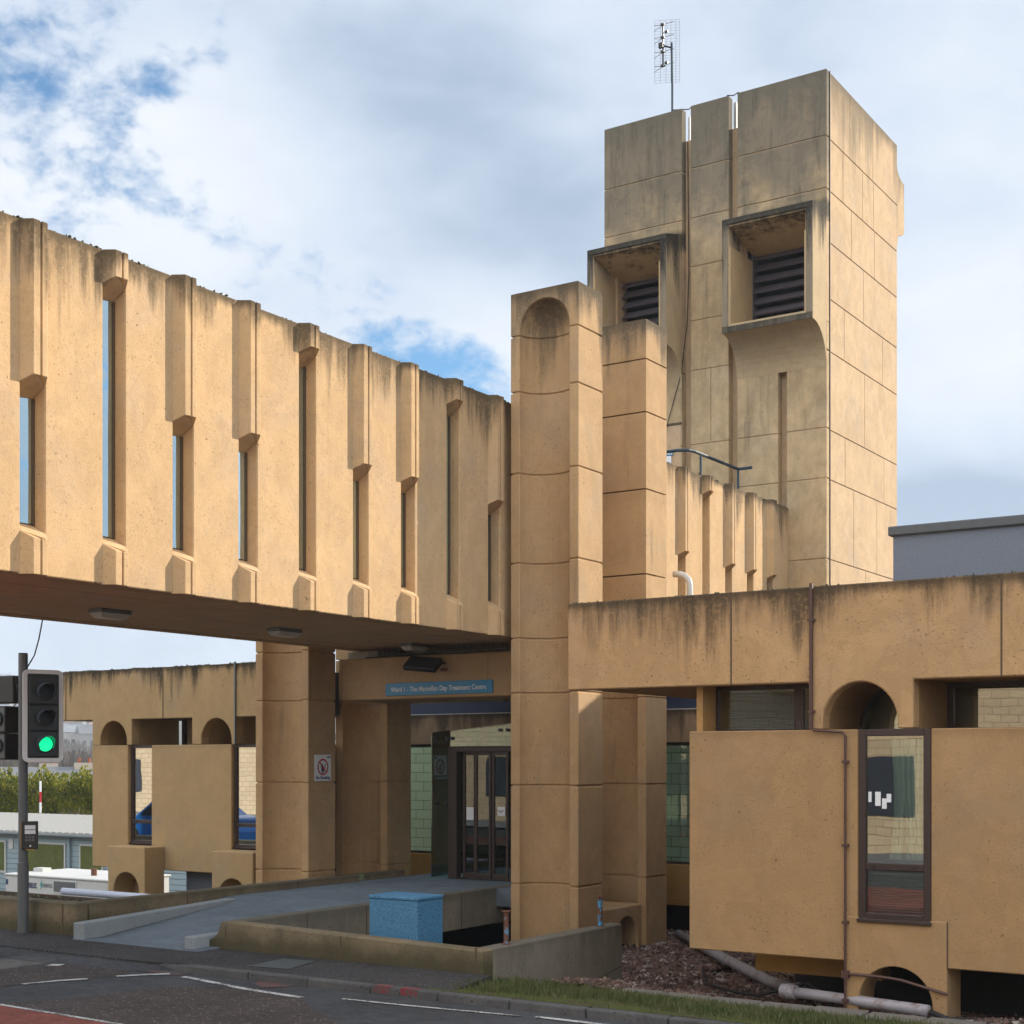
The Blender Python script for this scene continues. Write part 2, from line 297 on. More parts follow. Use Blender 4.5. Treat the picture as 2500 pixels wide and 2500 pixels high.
# ---------------- mesh helpers ----------------
class MB:
    def __init__(s): s.bm=bmesh.new()
    def poly(s,vs,fs):
        v=[s.bm.verts.new(p) for p in vs]
        for f in fs: s.bm.faces.new([v[i] for i in f])
        return s
    def box(s,x0,x1,y0,y1,z0,z1):
        x0,x1=sorted((x0,x1)); y0,y1=sorted((y0,y1)); z0,z1=sorted((z0,z1))
        return s.poly([(x0,y0,z0),(x1,y0,z0),(x1,y1,z0),(x0,y1,z0),(x0,y0,z1),(x1,y0,z1),(x1,y1,z1),(x0,y1,z1)],[(3,2,1,0),(4,5,6,7),(0,1,5,4),(1,2,6,5),(2,3,7,6),(3,0,4,7)])
    def prism(s,pts,a,b,axis):
        """extrude a closed outline (list of 2d points) along axis from a to b"""
        f={'x':lambda p,t:(t,p[0],p[1]),'y':lambda p,t:(p[0],t,p[1]),'z':lambda p,t:(p[0],p[1],t)}[axis]
        n=len(pts); v0=[s.bm.verts.new(f(p,a)) for p in pts]; v1=[s.bm.verts.new(f(p,b)) for p in pts]
        s.bm.faces.new(v0); s.bm.faces.new(v1[::-1])
        for i in range(n): j=(i+1)%n; s.bm.faces.new((v0[j],v0[i],v1[i],v1[j]))
        return s
    def tube(s,path,r,n=10,cap=True):
        rings=[]; path=[Vector(p) for p in path]
        for i,p in enumerate(path):
            d=(path[min(i+1,len(path)-1)]-path[max(i-1,0)]).normalized()
            up=Vector((0,0,1)) if abs(d.z)<.9 else Vector((1,0,0)); a=d.cross(up).normalized(); b=d.cross(a)
            rr=r[i] if isinstance(r,(list,tuple)) else r
            rings.append([s.bm.verts.new(p+(a*math.cos(2*math.pi*k/n)+b*math.sin(2*math.pi*k/n))*rr) for k in range(n)])
        for u,v in zip(rings,rings[1:]):
            for k in range(n): l=(k+1)%n; s.bm.faces.new((u[k],u[l],v[l],v[k]))
        if cap: s.bm.faces.new(rings[0][::-1]); s.bm.faces.new(rings[-1])
        return s
    def xf(s,M): bmesh.ops.transform(s.bm,matrix=M,verts=s.bm.verts); return s
    def build(s,name,mat,parent=None,bevel=0,smooth=False,seg=1):
        bmesh.ops.recalc_face_normals(s.bm,faces=s.bm.faces)
        if parent is not None: bmesh.ops.translate(s.bm,vec=-world_loc(parent),verts=s.bm.verts)
        me=bpy.data.meshes.new(name); s.bm.to_mesh(me); s.bm.free()
        if smooth:
            for p in me.polygons: p.use_smooth=True
        if mat is not None: me.materials.append(mat)
        o=bpy.data.objects.new(name,me); C.objects.link(o)
        if parent is not None: o.parent=parent
        if bevel:
            b=o.modifiers.new('bevel','BEVEL'); b.width=bevel; b.segments=seg; b.limit_method='ANGLE'; b.angle_limit=R(40)
        return o
def world_loc(o):
    v=Vector(o.location)
    while o.parent: o=o.parent; v+=Vector(o.location)
    return v
def tag(o,label,cat,group=None,kind=None):
    if label: o['label']=label
    if cat: o['category']=cat
    if group: o['group']=group
    if kind: o['kind']=kind
    return o
def thing(name,loc,label,cat,group=None):
    o=bpy.data.objects.new(name,None); C.objects.link(o); o.location=loc; o.empty_display_size=.3
    return tag(o,label,cat,group)
def struct(o): o['kind']='structure'; return o
def copy_tree(o,parent=None):
    c=o.copy(); C.objects.link(c); c.parent=parent
    for ch in list(o.children): copy_tree(ch,c)
    return c
def text(name,s,size,loc,face,mat,parent,ax='LEFT',thick=.002,squash=1.,bold=.028):
    cu=bpy.data.curves.new(name,'FONT'); cu.body=s; cu.size=size; cu.align_x=ax; cu.extrude=thick/2; cu.offset=bold*size
    t=bpy.data.objects.new(name,cu); C.objects.link(t)
    dg=bpy.context.evaluated_depsgraph_get(); me=bpy.data.meshes.new_from_object(t.evaluated_get(dg))
    bpy.data.objects.remove(t); bpy.data.curves.remove(cu)
    rot={'-y':Matrix.Rotation(R(90),4,'X'),'+x':Matrix.Rotation(R(90),4,'Z')@Matrix.Rotation(R(90),4,'X')}.get(face,face)
    M=Matrix.Translation(Vector(loc)-world_loc(parent))@rot@Matrix.Diagonal((squash,1,1,1))
    me.transform(M); me.materials.clear(); me.materials.append(mat)
    o=bpy.data.objects.new(name,me); C.objects.link(o); o.parent=parent
    return o
def arc(cx,cz,rx,rz,a0,a1,n=16): return [(cx+rx*math.cos(R(a0+(a1-a0)*i/n)),cz+rz*math.sin(R(a0+(a1-a0)*i/n))) for i in range(n+1)]
def boolean(o,cutter):
    m=o.modifiers.new('b','BOOLEAN'); m.object=cutter; m.operation='DIFFERENCE'; m.solver='EXACT'
    dg=bpy.context.evaluated_depsgraph_get(); me=bpy.data.meshes.new_from_object(o.evaluated_get(dg))
    o.modifiers.remove(m); old=o.data; o.data=me; me.name=old.name
    bpy.data.objects.remove(cutter)
# ================= GROUND =================
def hgt(x,y):
    # plain near ground, dropping behind the buildings, hill with the town far off
    if y<13: z=-.16
    elif y<15: z=-.16-(y-13)/2*.84
    else: z=-1.0
    if x<-16 and y>15: z=-1-min(1,(y-15)/5)*1.7
    elif y>36: z=-2.7
    r=math.hypot(x,y)
    if r>420: z=-2.7+(r-420)*.0655*min(1,(r-420)/200) if r<2300 else -2.7+1880*.0655
    return z
def make_ground():
    mb=MB(); xs=[-2400,-2200,-2000,-1750,-1500,-1250,-1000,-800,-600,-420,-250,-120,-60,-40,-30,-22,-17,-16,-12,-8,-4,0,6,15,40,120,400,1200,2400]
    ys=[-2400,-1000,-200,-40,-12,0,8,12.9,13.0,15,15.5,17,20,24,30,36,38,60,120,250,420,600,800,1000,1250,1500,1750,2000,2200,2400]
    v=[[mb.bm.verts.new((x,y,hgt(x,y))) for x in xs] for y in ys]
    for j in range(len(ys)-1):
        for i in range(len(xs)-1): mb.bm.faces.new((v[j][i],v[j][i+1],v[j+1][i+1],v[j+1][i]))
    m,nt,N,L,b=newmat('rough_ground'); g=N.new('ShaderNodeNewGeometry')
    f=_range(N,L,_noise(N,L,g.outputs['Position'],.02,6,.7),.4,.6); f2=_noise(N,L,g.outputs['Position'],2,6,.7)
    c=_mix(N,L,f,(.07,.08,.05),(.10,.085,.07)); c=_mix(N,L,f2,c,(.06,.055,.045)); L.new(c,b.inputs['Base Color']); b.inputs['Roughness'].default_value=1
    struct(mb.build('ground',m))
make_ground()
ZR=-.085
def sheet(name,pts,z,mat,parent=None,th=.0):
    mb=MB(); v=[mb.bm.verts.new((p[0],p[1],z if len(p)<3 else p[2])) for p in pts]; mb.bm.faces.new(v)
    return mb.build(name,mat,parent)
KY=12.32   # kerb line
road=struct(sheet('road',[(-90,-3.0),(60,-3.0),(60,KY),(-90,KY)],ZR,M_road))
# old chipped surfacing patches, red lane, worn red patches lying on the road
def gp(px,py,z=ZR): p=PZ(px,py,z); return (p.x,p.y)
patch=[gp(500,2388),gp(560,2402),gp(735,2437),gp(760,2470),gp(820,2500),gp(900,2560),gp(100,2560),gp(-60,2470),gp(40,2446),gp(200,2440),gp(360,2408)]
patch=[gp(500,2408),gp(620,2412),gp(735,2437),gp(760,2462),gp(830,2500),gp(900,2560),gp(300,2560),gp(-60,2485),gp(0,2450),gp(40,2447),gp(200,2436),gp(380,2412)]
struct(sheet('road_patch',patch,ZR+.004,M_road2))
struct(sheet('road_patch',[gp(-100,2366),gp(0,2365),gp(150,2358),gp(300,2352),gp(330,2366),gp(290,2384),gp(200,2390),gp(60,2402),gp(0,2412),gp(-100,2415)],ZR+.004,M_road2))
struct(sheet('red_lane',[gp(-300,2420),gp(0,2456),gp(290,2504),gp(700,2600),gp(1200,2800),(-6,2),(-60,2),(-60,8)],ZR+.005,M_redl))
def stripe(pts,w,name='road_marking'):
    pts=[Vector((*gp(*p),0)) for p in pts]; mb=MB(); L=[];Rr=[]
    for i,p in enumerate(pts):
        d=(pts[min(i+1,len(pts)-1)]-pts[max(i-1,0)]).normalized(); n=Vector((-d.y,d.x,0))*w/2
        L.append((p+n)); Rr.append((p-n))
    vs=[(*q.xy,ZR+.009) for q in L+Rr[::-1]]
    v=[mb.bm.verts.new(q) for q in vs]; mb.bm.faces.new(v); o=mb.build(name,M_white); struct(o)
stripe([(-40,2448),(0,2454),(290,2502),(420,2530),(700,2600)],.06)
stripe([(55,2404),(140,2396),(215,2391)],.10); stripe([(285,2385),(350,2381),(415,2379)],.10)
stripe([(448,2386),(500,2396),(600,2416),(735,2437)],.09)
stripe([(835,2440),(1000,2457),(1270,2482)],.055); stripe([(1308,2484),(1420,2497),(1560,2513)],.08); 
for x in((120,152),(236,270),(-10,14)):
    y=2357 if x[0]==120 else (2351 if x[0]==236 else 2324); stripe([(x[0],y),(x[1],y+.5)],.17)
struct(sheet('red_paint_patch',[gp(230,2354),gp(290,2350),gp(360,2358),gp(470,2378),gp(430,2382),gp(350,2372),gp(240,2360)],ZR+.006,M_redpatch))
struct(sheet('red_paint_patch',[gp(620,2403),gp(670,2386),gp(720,2392),gp(735,2405),gp(700,2410),gp(640,2412)],ZR+.006,M_redpatch))
# pavement between road and walls (west of grass), flush dropped part at left
WX0,WX1=-16.28,-9.43
mb=MB(); mb.prism([(-13.3,KY+.12),(-9.0,KY+.12),(-9.3,13.70),(-13.45,13.70),(-13.45,15.35),(-16.2,15.35),(-16.2,13.58),(-60,13.58),(-60,KY-.0),(-14.0,KY-.0),(-13.3,KY+.02)],-.3,.0,'z')
pv=mb.build('pavement',M_pave,bevel=.0); struct(pv)
mb=MB(); mb.poly([(-60,KY-1.3,ZR+.003),(-13.6,KY-.30,ZR+.003),(-13.6,KY+.14,0.001),(-60,KY+.14,0.002)],[(0,1,2,3)]); mb.poly([(-13.6,KY-.30,ZR+.003),(-13.0,KY-.02,ZR+.003),(-13.0,KY+.2,.002),(-13.6,KY+.14,.002)],[(0,1,2,3)]); struct(mb.build('pavement_slope',M_road))
sheet_mh=sheet('access_cover',[gp(605,2358,.006),gp(690,2340,.006),gp(770,2346,.006),gp(705,2366,.006)],.006,plain('cover_steel',(.10,.12,.13),.5,.4,var=.3,scale=30,bump=1)); tag(sheet_mh,'flat grey steel access cover in the pavement beside the low wall','access cover')
struct(sheet('far_pavement',[(-90,-8),(60,-8),(60,-3.0),(-90,-3.0)],.0,M_kerbw))
# kerb stones, each a stone
def kerbs():
    x=-13.9; first=True; n=0
    while x<6:
        l=.91 if n else 1.2
        mb=MB(); y0=KY+random.uniform(-.006,.006); zt=.0
        if n==0: mb.poly([(x,y0,ZR-.1),(x+l,y0,ZR-.1),(x+l,y0+.13,ZR-.1),(x,y0+.13,ZR-.1),(x,y0+.03,ZR+.01),(x+l,y0+.02,zt+.01),(x+l,y0+.13,zt+.01),(x,y0+.12,ZR+.02)],[(3,2,1,0),(4,5,6,7),(0,1,5,4),(1,2,6,5),(2,3,7,6),(3,0,4,7)])
        else: mb.box(x,x+l-.012,y0,y0+.13,ZR-.1,zt+.012)
        o=mb.build('kerb_stone',M_kerb,bevel=.022,seg=2)
        if n in (4,): 
            for k in (0.05,.42):
                q=MB().box(x+k,x+k+.22,y0-.003,y0+.10,zt-.06,zt+.0145).build('paint_mark',M_redp,o)
                q.location=-world_loc(o); q.location=(0,0,0)
        p=PZ(0,0,0) if False else None
        tag(o,None,'kerb stone','kerb stones along the road edge')
        o['label']='dark kerb stone with two red paint marks beside the grass end' if n==4 else ('tapered end stone of the road kerb, left end of the row' if n==0 else 'grey kerb stone set along the road edge')
        x+=l; n+=1
kerbs()
# grass verge and flags and gravel hollow
def vz(x,y):
    t=max(0,min(1,(y-12.45)/1.9)); return .012-.17*t-.05*max(0,min(1,(x+9.3)/3))*t
mb=MB(); n=24
for i in range(n):
    pass
xs=[-9.35+i*.6 for i in range(26)]; ys=[12.44,12.8,13.2,13.6,14.0,14.3]
g=[[mb.bm.verts.new((x-(.0 if i else (.0)),y,vz(x,y))) for i,x in enumerate(xs)] for y in ys]
for j in range(len(ys)-1):
    for i in range(len(xs)-1): mb.bm.faces.new((g[j][i],g[j][i+1],g[j+1][i+1],g[j+1][i]))
M_soil=plain('soil_turf',(.085,.075,.045),1,var=.5,scale=6,bump=1,spec=.1,dirt=(.08,.10,.03),dscale=2,dthr=(.4,.55)); struct(mb.build('verge_soil',M_soil))
def grass_mat():
    m,nt,N,L,b=newmat('grass_blades'); g=N.new('ShaderNodeNewGeometry')
    c=_mix(N,L,_range(N,L,_noise(N,L,g.outputs['Position'],3,4,.6),.3,.7),(.055,.085,.025),(.12,.12,.05)); c=_mix(N,L,_range(N,L,_noise(N,L,g.outputs['Position'],40,2,.6),.55,.8),c,(.22,.19,.09))
    L.new(c,b.inputs['Base Color']); b.inputs['Roughness'].default_value=.7; b.inputs['Specular IOR Level'].default_value=.2
    return m
M_grass=grass_mat()
def blades(mb,x,y,z,h,w=.008):
    a=random.uniform(0,6.28); lean=random.uniform(0,.6)*h; b=random.uniform(0,6.28)
    dx,dy=math.cos(a)*w,math.sin(a)*w
    mb.poly([(x-dx,y-dy,z),(x+dx,y+dy,z),(x+math.cos(b)*lean*.5+dx*.6,y+math.sin(b)*lean*.5+dy*.6,z+h*.6),(x+math.cos(b)*lean,y+math.sin(b)*lean,z+h)],[(0,1,2,3)])
mb=MB()
for i in range(26000):
    x=random.uniform(-9.3,-1.0); y=12.45+1.8*random.random()
    bare=math.sin(x*1.7+y*3)*.5+math.sin(x*4.1-y*2)*.3
    dens=min(1,max(.05,(y-12.75-.25*math.sin(x*2.3))/.6)) if x<-6.2 else min(1,max(.1,.15+(y-12.5-.15*math.sin(x*3))/.8))
    if x<-9.3+ (14.3-y)*.0: continue
    if random.random()>dens*(1-.35*max(0,bare)): continue
    blades(mb,x,y,vz(x,y)-.003,random.uniform(.025,.10)*(.5+.6*dens))
tag(mb.build('grass',M_grass),'short green verge grass between the kerb and the gravel','grass',kind='stuff')
# hollow floor with gravel
def gz(x,y):
    t=max(0,min(1,(y-14.8)/3.2)); return -.24-.38*t+.05*math.sin(x*1.3+y*2.1)+.03*math.sin(x*3.7-y*1.9)
mb=MB(); xs=[-9.2+i*.4 for i in range(34)]; ys=[14.3+i*.4 for i in range(24)]
g=[[mb.bm.verts.new((x,y,gz(x,y)-.02)) for x in xs] for y in ys]
for j in range(len(ys)-1):
    for i in range(len(xs)-1): mb.bm.faces.new((g[j][i],g[j][i+1],g[j+1][i+1],g[j+1][i]))
M_earth=plain('dark_earth',(.05,.038,.03),1,var=.5,scale=9,bump=1.5,spec=.1); struct(mb.build('earth_bed',M_earth))
struct(MB().box(-13.35,-9.18,13.9,23.6,-1.2,-.62).build('pit_floor',M_earth))
def stone(mb,p,r):
    q=[Vector((random.uniform(.7,1.2)*a,random.uniform(.7,1.2)*b,random.uniform(.45,.8)*c)) for a,b,c in((1,0,0),(-1,0,0),(0,1,0),(0,-1,0),(0,0,1),(0,0,-1))]
    M=Matrix.Rotation(random.uniform(0,6.28),3,Vector((random.gauss(0,1),random.gauss(0,1),random.gauss(0,1))).normalized())
    v=[p+M@(k*r) for k in q]
    mb.poly(v,[(0,2,4),(2,1,4),(1,3,4),(3,0,4),(2,0,5),(1,2,5),(3,1,5),(0,3,5)])
def gravel_mat():
    m,nt,N,L,b=newmat('gravel_stones'); g=N.new('ShaderNodeNewGeometry')
    v=N.new('ShaderNodeTexVoronoi'); v.inputs['Scale'].default_value=14; L.new(g.outputs['Position'],v.inputs['Vector'])
    s=N.new('ShaderNodeSeparateColor'); L.new(v.outputs['Color'],s.inputs[0])
    c=_mix(N,L,s.outputs[0],(.06,.04,.035),(.17,.10,.08)); c=_mix(N,L,_range(N,L,s.outputs[1],.8,.95),c,(.30,.26,.24)); L.new(c,b.inputs['Base Color']); b.inputs['Roughness'].default_value=.9
    return m
M_gravel=gravel_mat(); mb=MB()
for i in range(15000):
    x=random.uniform(-9.3,-2.4); y=14.75+random.random()**1.25*5.8
    stone(mb,Vector((x,y,gz(x,y))),random.choice((.02,.025,.03,.045,.06)) )
for i in range(5500): stone(mb,Vector((random.uniform(-12.6,-9.2),random.uniform(17.2,23.4),-.61)),random.choice((.03,.04,.055,.07)))
tag(mb.build('gravel',M_gravel),'dark reddish gravel and rubble in the hollow under the building','gravel',kind='stuff')
x=-8.1
k=0
while x<0:
    l=random.uniform(.55,.62); mb=MB().box(x,x+l-.03,14.32+random.uniform(-.02,.02),14.72,-.3,-.165+random.uniform(-.012,.012)); 
    o=mb.build('paving_flag',plain('flag%d'%k,(.16,.15,.14),.95,var=.4,scale=5,bump=.6) if k==0 else MATS['flag0'],bevel=.012); tag(o,'worn grey edging flag between grass and gravel','paving flag','edging flags along the gravel'); x+=l; k+=1
# ================= FOOTBRIDGE =================
BX=-12.69; GX=BX-.18; BT=8.18; BB=4.44; BK=-16.65; PITCH=1.09
def bridge():
    br=thing('footbridge',(-14.6,9,4.44),'long tan concrete footbridge with ribbed walls and narrow slot windows','footbridge')
    slots=[]; yy=[(9.85,0),(10.96,1),(12.01,0),(13.11,0),(14.22,1),(15.32,0),(16.39,0),(17.5,1),(18.6,0)]
    y=8.76; k=2
    pre=[]; i=0
    while y>-11: pre.append((y,1 if i%3==1 else 0)); y-=1.09; i+=1
    yy=pre[::-1]+yy+[(19.7,0),(20.8,1),(21.88,0),(22.95,0),(24.0,1),(25.12,0),(26.2,1),(27.27,0),(28.35,0),(29.4,0)]
    W=.325
    ys=-11.6; fw=MB()
    sw=.32
    prev=ys
    for (y0,t) in yy:
        y1=y0+sw; zg=7.68 if t else 6.34; zs=5.02
        # full-height pier between slots
        fw.box(BX-.30,BX,prev,y0,BB,BT)
        # spandrel blocks above and below the slot, sloped to the glass
        fw.prism([(GX-.07,zg-.01),(BX,zg+.13),(BX,BT-.001),(GX-.07,BT-.001)],y0,y1,'y')
        fw.prism([(GX-.06,BB+.001),(BX,BB+.001),(BX,zs-.12),(GX-.06,zs)],y0,y1,'y')
        prev=y1
    fw.box(BX-.30,BX,prev,30.6,BB,BT)
    fw.build('ribbed_wall',M_bridge,br,bevel=.012)
    p=.125; sp=.09
    for i,(y0,t) in enumerate(yy):
        y1=y0+sw; zg=7.68 if t else 6.34; zs=5.02
        ym=(y0+y1)/2+random.uniform(0,.02); a,b=y0-.02,y1+.02; zt=BT+.005+random.uniform(-.012,.012)
        A=[(BX-.02,a),(BX+p,a+sp),(BX+p,ym-.009),(BX+p-.04,ym-.008),(BX+p-.04,ym+.008),(BX+p+.004,ym+.009),(BX+p+.004,b-sp),(BX-.02,b)]
        for lo,hi,nm in ((lambda x:zg+.115+(.085 if x>BX else 0),lambda x:zt,'upper_rib'),(lambda x:BB-.01,lambda x:zs-(.205 if x>BX else .115),'lower_rib')):
            r=MB(); n=len(A)
            r.poly([(x,y,lo(x)) for x,y in A]+[(x,y,hi(x)) for x,y in A],[tuple(range(n)),tuple(range(2*n-1,n-1,-1))]+[(k,n+k,n+(k+1)%n,(k+1)%n) for k in range(n)])
            r.build(nm,M_bridge,br,bevel=.006)
        w=MB().box(GX-.03,GX+.012,y0,y0+.035,zs-.02,zg+.02).box(GX-.02,GX+.012,y1-.03,y1,zs-.02,zg+.02).build('window_frame',M_joint,br)
        g=MB(); g.poly([(GX-.055,y0-.07,zs+.001),(GX-.004,y1-.03,zs-.01),(GX-.004,y1-.03,zg+.02),(GX-.055,y0-.07,zg-.001)],[(0,1,2,3)]); q=g.build('pane',M_gbridge,w)
        if i==[a for a,b in yy].index(14.22):
            q2=MB().box(GX-.06,GX-.04,y0+.04,y1-.04,7.22,7.25).box(GX-.06,GX-.04,y0+.04,y1-.04,7.29,7.31).build('interior_lamp',M_lamp,w)
    MB().box(BK,BK+.25,-11.6,30.6,BB,BT).build('rear_wall',M_bridge,br)
    MB().box(BK+.25,BX-.30,-11.6,30.6,BT-.35,BT-.12).build('roof',M_cap,br)
    MB().box(BK+.26,BX-.31,-11.59,30.59,BB+.12,BB+.30).build('floor_slab',M_dark,br)
    s=MB(); y=-11.6; k=0     # soffit boards with open joints
    xs=[BK+.25,-15.9,-14.75,-13.6,BX-.30]
    for a,b in zip(xs,xs[1:]):
        y=-11.6+(.9 if k%2 else 0); k+=1
        if y>-11.6: s.box(a+.006,b-.006,-11.6,y-.006,BB+.012,BB+.10)
        while y<30.5:
            e=min(30.5,y+2.4); s.box(a+.006,b-.006,y+.006,e-.006,BB+.012+random.uniform(0,.006),BB+.10); y=e
    s.build('soffit_board',M_soff,br)
    mo=MB()
    for i in range(1500):
        y=random.uniform(6,30.5); 
        if math.sin(y*3.1)+math.sin(y*7.7+1)<random.uniform(-1.6,1.2): continue
        stone(mo,Vector((BX-random.uniform(.0,.12),y,BT+random.uniform(-.004,.006))),random.choice((.012,.018,.026)))
    for i in range(160): stone(mo,Vector((BX-random.uniform(0,.05),random.uniform(8,19),BB+.004)),random.choice((.01,.016)))
    m=mo.build('moss',M_moss,br); m['kind']='stuff'
    return br
M_moss=plain('dark_moss',(.055,.055,.028),.95,var=.5,scale=20)
bridge()
def soffit_light(px,py,lab):
    p=PZ(px,py,4.40); t=thing('soffit_light',(p.x,p.y,4.45),lab,'ceiling light','bulkhead lights under the footbridge')
    MB().box(p.x-.13,p.x+.13,p.y-.26,p.y+.26,4.40,4.455).build('housing',M_steel,t,bevel=.01)
    d=MB(); a=[(p.x-.12,p.y-.25),(p.x+.12,p.y-.25),(p.x+.12,p.y+.25),(p.x-.12,p.y+.25)]; b=[(p.x-.08,p.y-.20),(p.x+.08,p.y-.20),(p.x+.08,p.y+.20),(p.x-.08,p.y+.20)]
    d.poly([(x,y,4.40) for x,y in a]+[(x,y,4.335) for x,y in b],[(0,1,2,3),(7,6,5,4),(0,4,5,1),(1,5,6,2),(2,6,7,3),(3,7,4,0)]); d.build('diffuser',M_lamp,t)
soffit_light(269,1499,'boxy white light under the footbridge, the nearest of three')
soffit_light(695,1544,'boxy white light under the footbridge, the middle of three')
soffit_light(1013,1580,'boxy white light under the footbridge just before the floodlight')
# ================= PILLARS =================
def niche_plan(x0,x1,y0,y1,a,b,dep,n=18):
    c=(a+b)/2; r=(b-a)/2
    return [(x0,y0)]+[(c-r*math.cos(math.pi*i/n),y0+dep*math.sin(math.pi*i/n)) for i in range(n+1)]+[(x1,y0),(x1,y1),(x0,y1)]
def capsule(cx,cy,zb,zs,r,dep,n=28,m=10):
    mb=MB(); rings=[]
    prof=[(1,zb),(1,zs)]+[(math.cos(math.pi/2*i/m),zs+r*math.sin(math.pi/2*i/m)) for i in range(1,m)]
    for s,z in prof: rings.append([mb.bm.verts.new((cx+r*s*math.cos(2*math.pi*k/n),cy+dep*s*math.sin(2*math.pi*k/n),z)) for k in range(n)])
    top=mb.bm.verts.new((cx,cy,zs+r))
    for u,v in zip(rings,rings[1:]):
        for k in range(n): l=(k+1)%n; mb.bm.faces.new((u[k],u[l],v[l],v[k]))
    for k in range(n): mb.bm.faces.new((rings[-1][k],rings[-1][(k+1)%n],top))
    mb.bm.faces.new(rings[0][::-1]); return mb.build('cut',None)
JZ=[.53,2.08,3.53,4.39,5.57,6.98,8.26,9.14]
def pillar(x0,x1,y0,y1,zb,ztop,lab,niche_top,flip=False):
    t=thing('concrete_pillar',((x0+x1)/2,(y0+y1)/2,zb),lab,'pillar','four tall niched concrete pillars at the entrance')
    a,b=x0+.17,x1-.16; dep=.38; zz=[zb]+[z for z in JZ if zb+.3<z<ztop-.2]+[ztop]; g=.011; mb=MB(); smooth=[]
    arch=None
    for i,(u,v) in enumerate(zip(zz,zz[1:])):
        lo=u+(g if i else 0); hi=v-(g if v<ztop else 0)
        spring=niche_top-(b-a)/2
        if hi<=spring+.001: mb.prism(niche_plan(x0,x1,y0,y1,a,b,dep),lo,hi,'z')
        elif lo>=niche_top: mb.box(x0,x1,y0,y1,lo,hi)
        else:
            s=MB().box(x0,x1,y0,y1,lo,hi); o=s.build('seg',None); boolean(o,capsule((a+b)/2,y0,zb-1,spring,(b-a)/2,dep)); mb.bm.from_mesh(o.data); bpy.data.objects.remove(o)
    # recessed core seen in the open joints
    c=.022; sp=niche_top-(b-a)/2
    mb.prism(niche_plan(x0+c,x1-c,y0+c,y1-c,a-.01,b+.01,dep),zb+.01,min(sp,ztop)-.03,'z')
    if niche_top<ztop-.1: mb.box(x0+c,x1-c,y0+dep+.03,y1-c,sp-.03,ztop-.05)
    o=mb.build('shaft',M_pill,t,bevel=.012)
    return t
P1=pillar(-12.54,-11.30,19,19.76,-1.0,9.82,'tall front pillar with arched niche top, right of the doors',9.66)
P2=pillar(-12.54,-11.30,21.2,21.94,-1.0,9.80,'tall flat topped pillar standing behind the arched niche pillar',4.38)
P3=pillar(-18.0,-16.75,19,19.73,-1.6,9.82,'front pillar left of the doors, carrying the no smoking sign',9.66)
P4=pillar(-18.0,-16.75,21.2,21.93,-1.6,9.80,'rear pillar left of the doors, behind the no smoking sign pillar',4.38)
# low link wall with an arch between front and rear right pillars
mb=MB(); yc=20.70; mb.prism([(19.765,-1.0),(yc-.36,-1.0)]+[(yc+.36*math.cos(R(180-180*i/16)),-.44+.36*math.sin(R(180*i/16))) for i in range(17)]+[(yc+.36,-1.0),(21.195,-1.0),(21.195,.10),(19.765,.10)],-12.3,-11.38,'x')
tag(mb.build('arched_footing_wall',M_pill,bevel=.02),'low concrete block with an arched hole between the two right pillars','low wall')
# ================= ENTRANCE BEAM, SIGNS, FLOODLIGHT =================
bm_=thing('entrance_beam',(-14.6,20.4,3.52),'tan concrete beam spanning between the pillars above the glass entrance','beam')
MB().box(-16.745,-12.545,19.80,21.19,3.54,4.27).build('beam_body',M_orange if False else M_pill,bm_,bevel=.015)
MB().box(-16.74,-16.05,20.05,21.0,4.272,4.42).build('bearing_block',M_whitew,bm_,bevel=.01)
def net():
    mb=MB(); y=19.86
    for i in range(60):
        x=-16.1+i*.06
        if x>-12.6: break
        mb.tube([(x,y,4.272),(x+.05*math.sin(i),y+.01,4.435)],.003,4,False)
    for z in (4.29,4.32,4.35,4.38,4.41):
        mb.tube([(-16.1,y-.004,z),(-14.5,y-.01,z-.01),(-12.6,y-.004,z)],.003,4,False)
    mb.tube([(-16.15,y-.02,4.285),(-15,y-.03,4.30),(-13.8,y-.02,4.29),(-12.6,y-.02,4.30)],.012,6)
    return mb
net().build('bird_netting',M_rubber,bm_)
sg=thing('ward_sign',(-14.53,19.79,3.7),'long blue sign with white ward name lettering on the entrance beam','sign')
MB().box(-15.66,-13.41,19.772,19.797,3.595,3.815).build('board',M_signblue,sg,bevel=.004)
text('lettering','Ward 1 - The Macmillan Day Treatment Centre',.118,(-15.54,19.770,3.662),'-y',M_textw,sg,bold=.014)
lt=sg.children[-1]; w=max(v.co.x for v in lt.data.vertices)-min(v.co.x for v in lt.data.vertices); mn=min(v.co.x for v in lt.data.vertices)
for v in lt.data.vertices: v.co.x=mn+(v.co.x-mn)*(2.01/w)
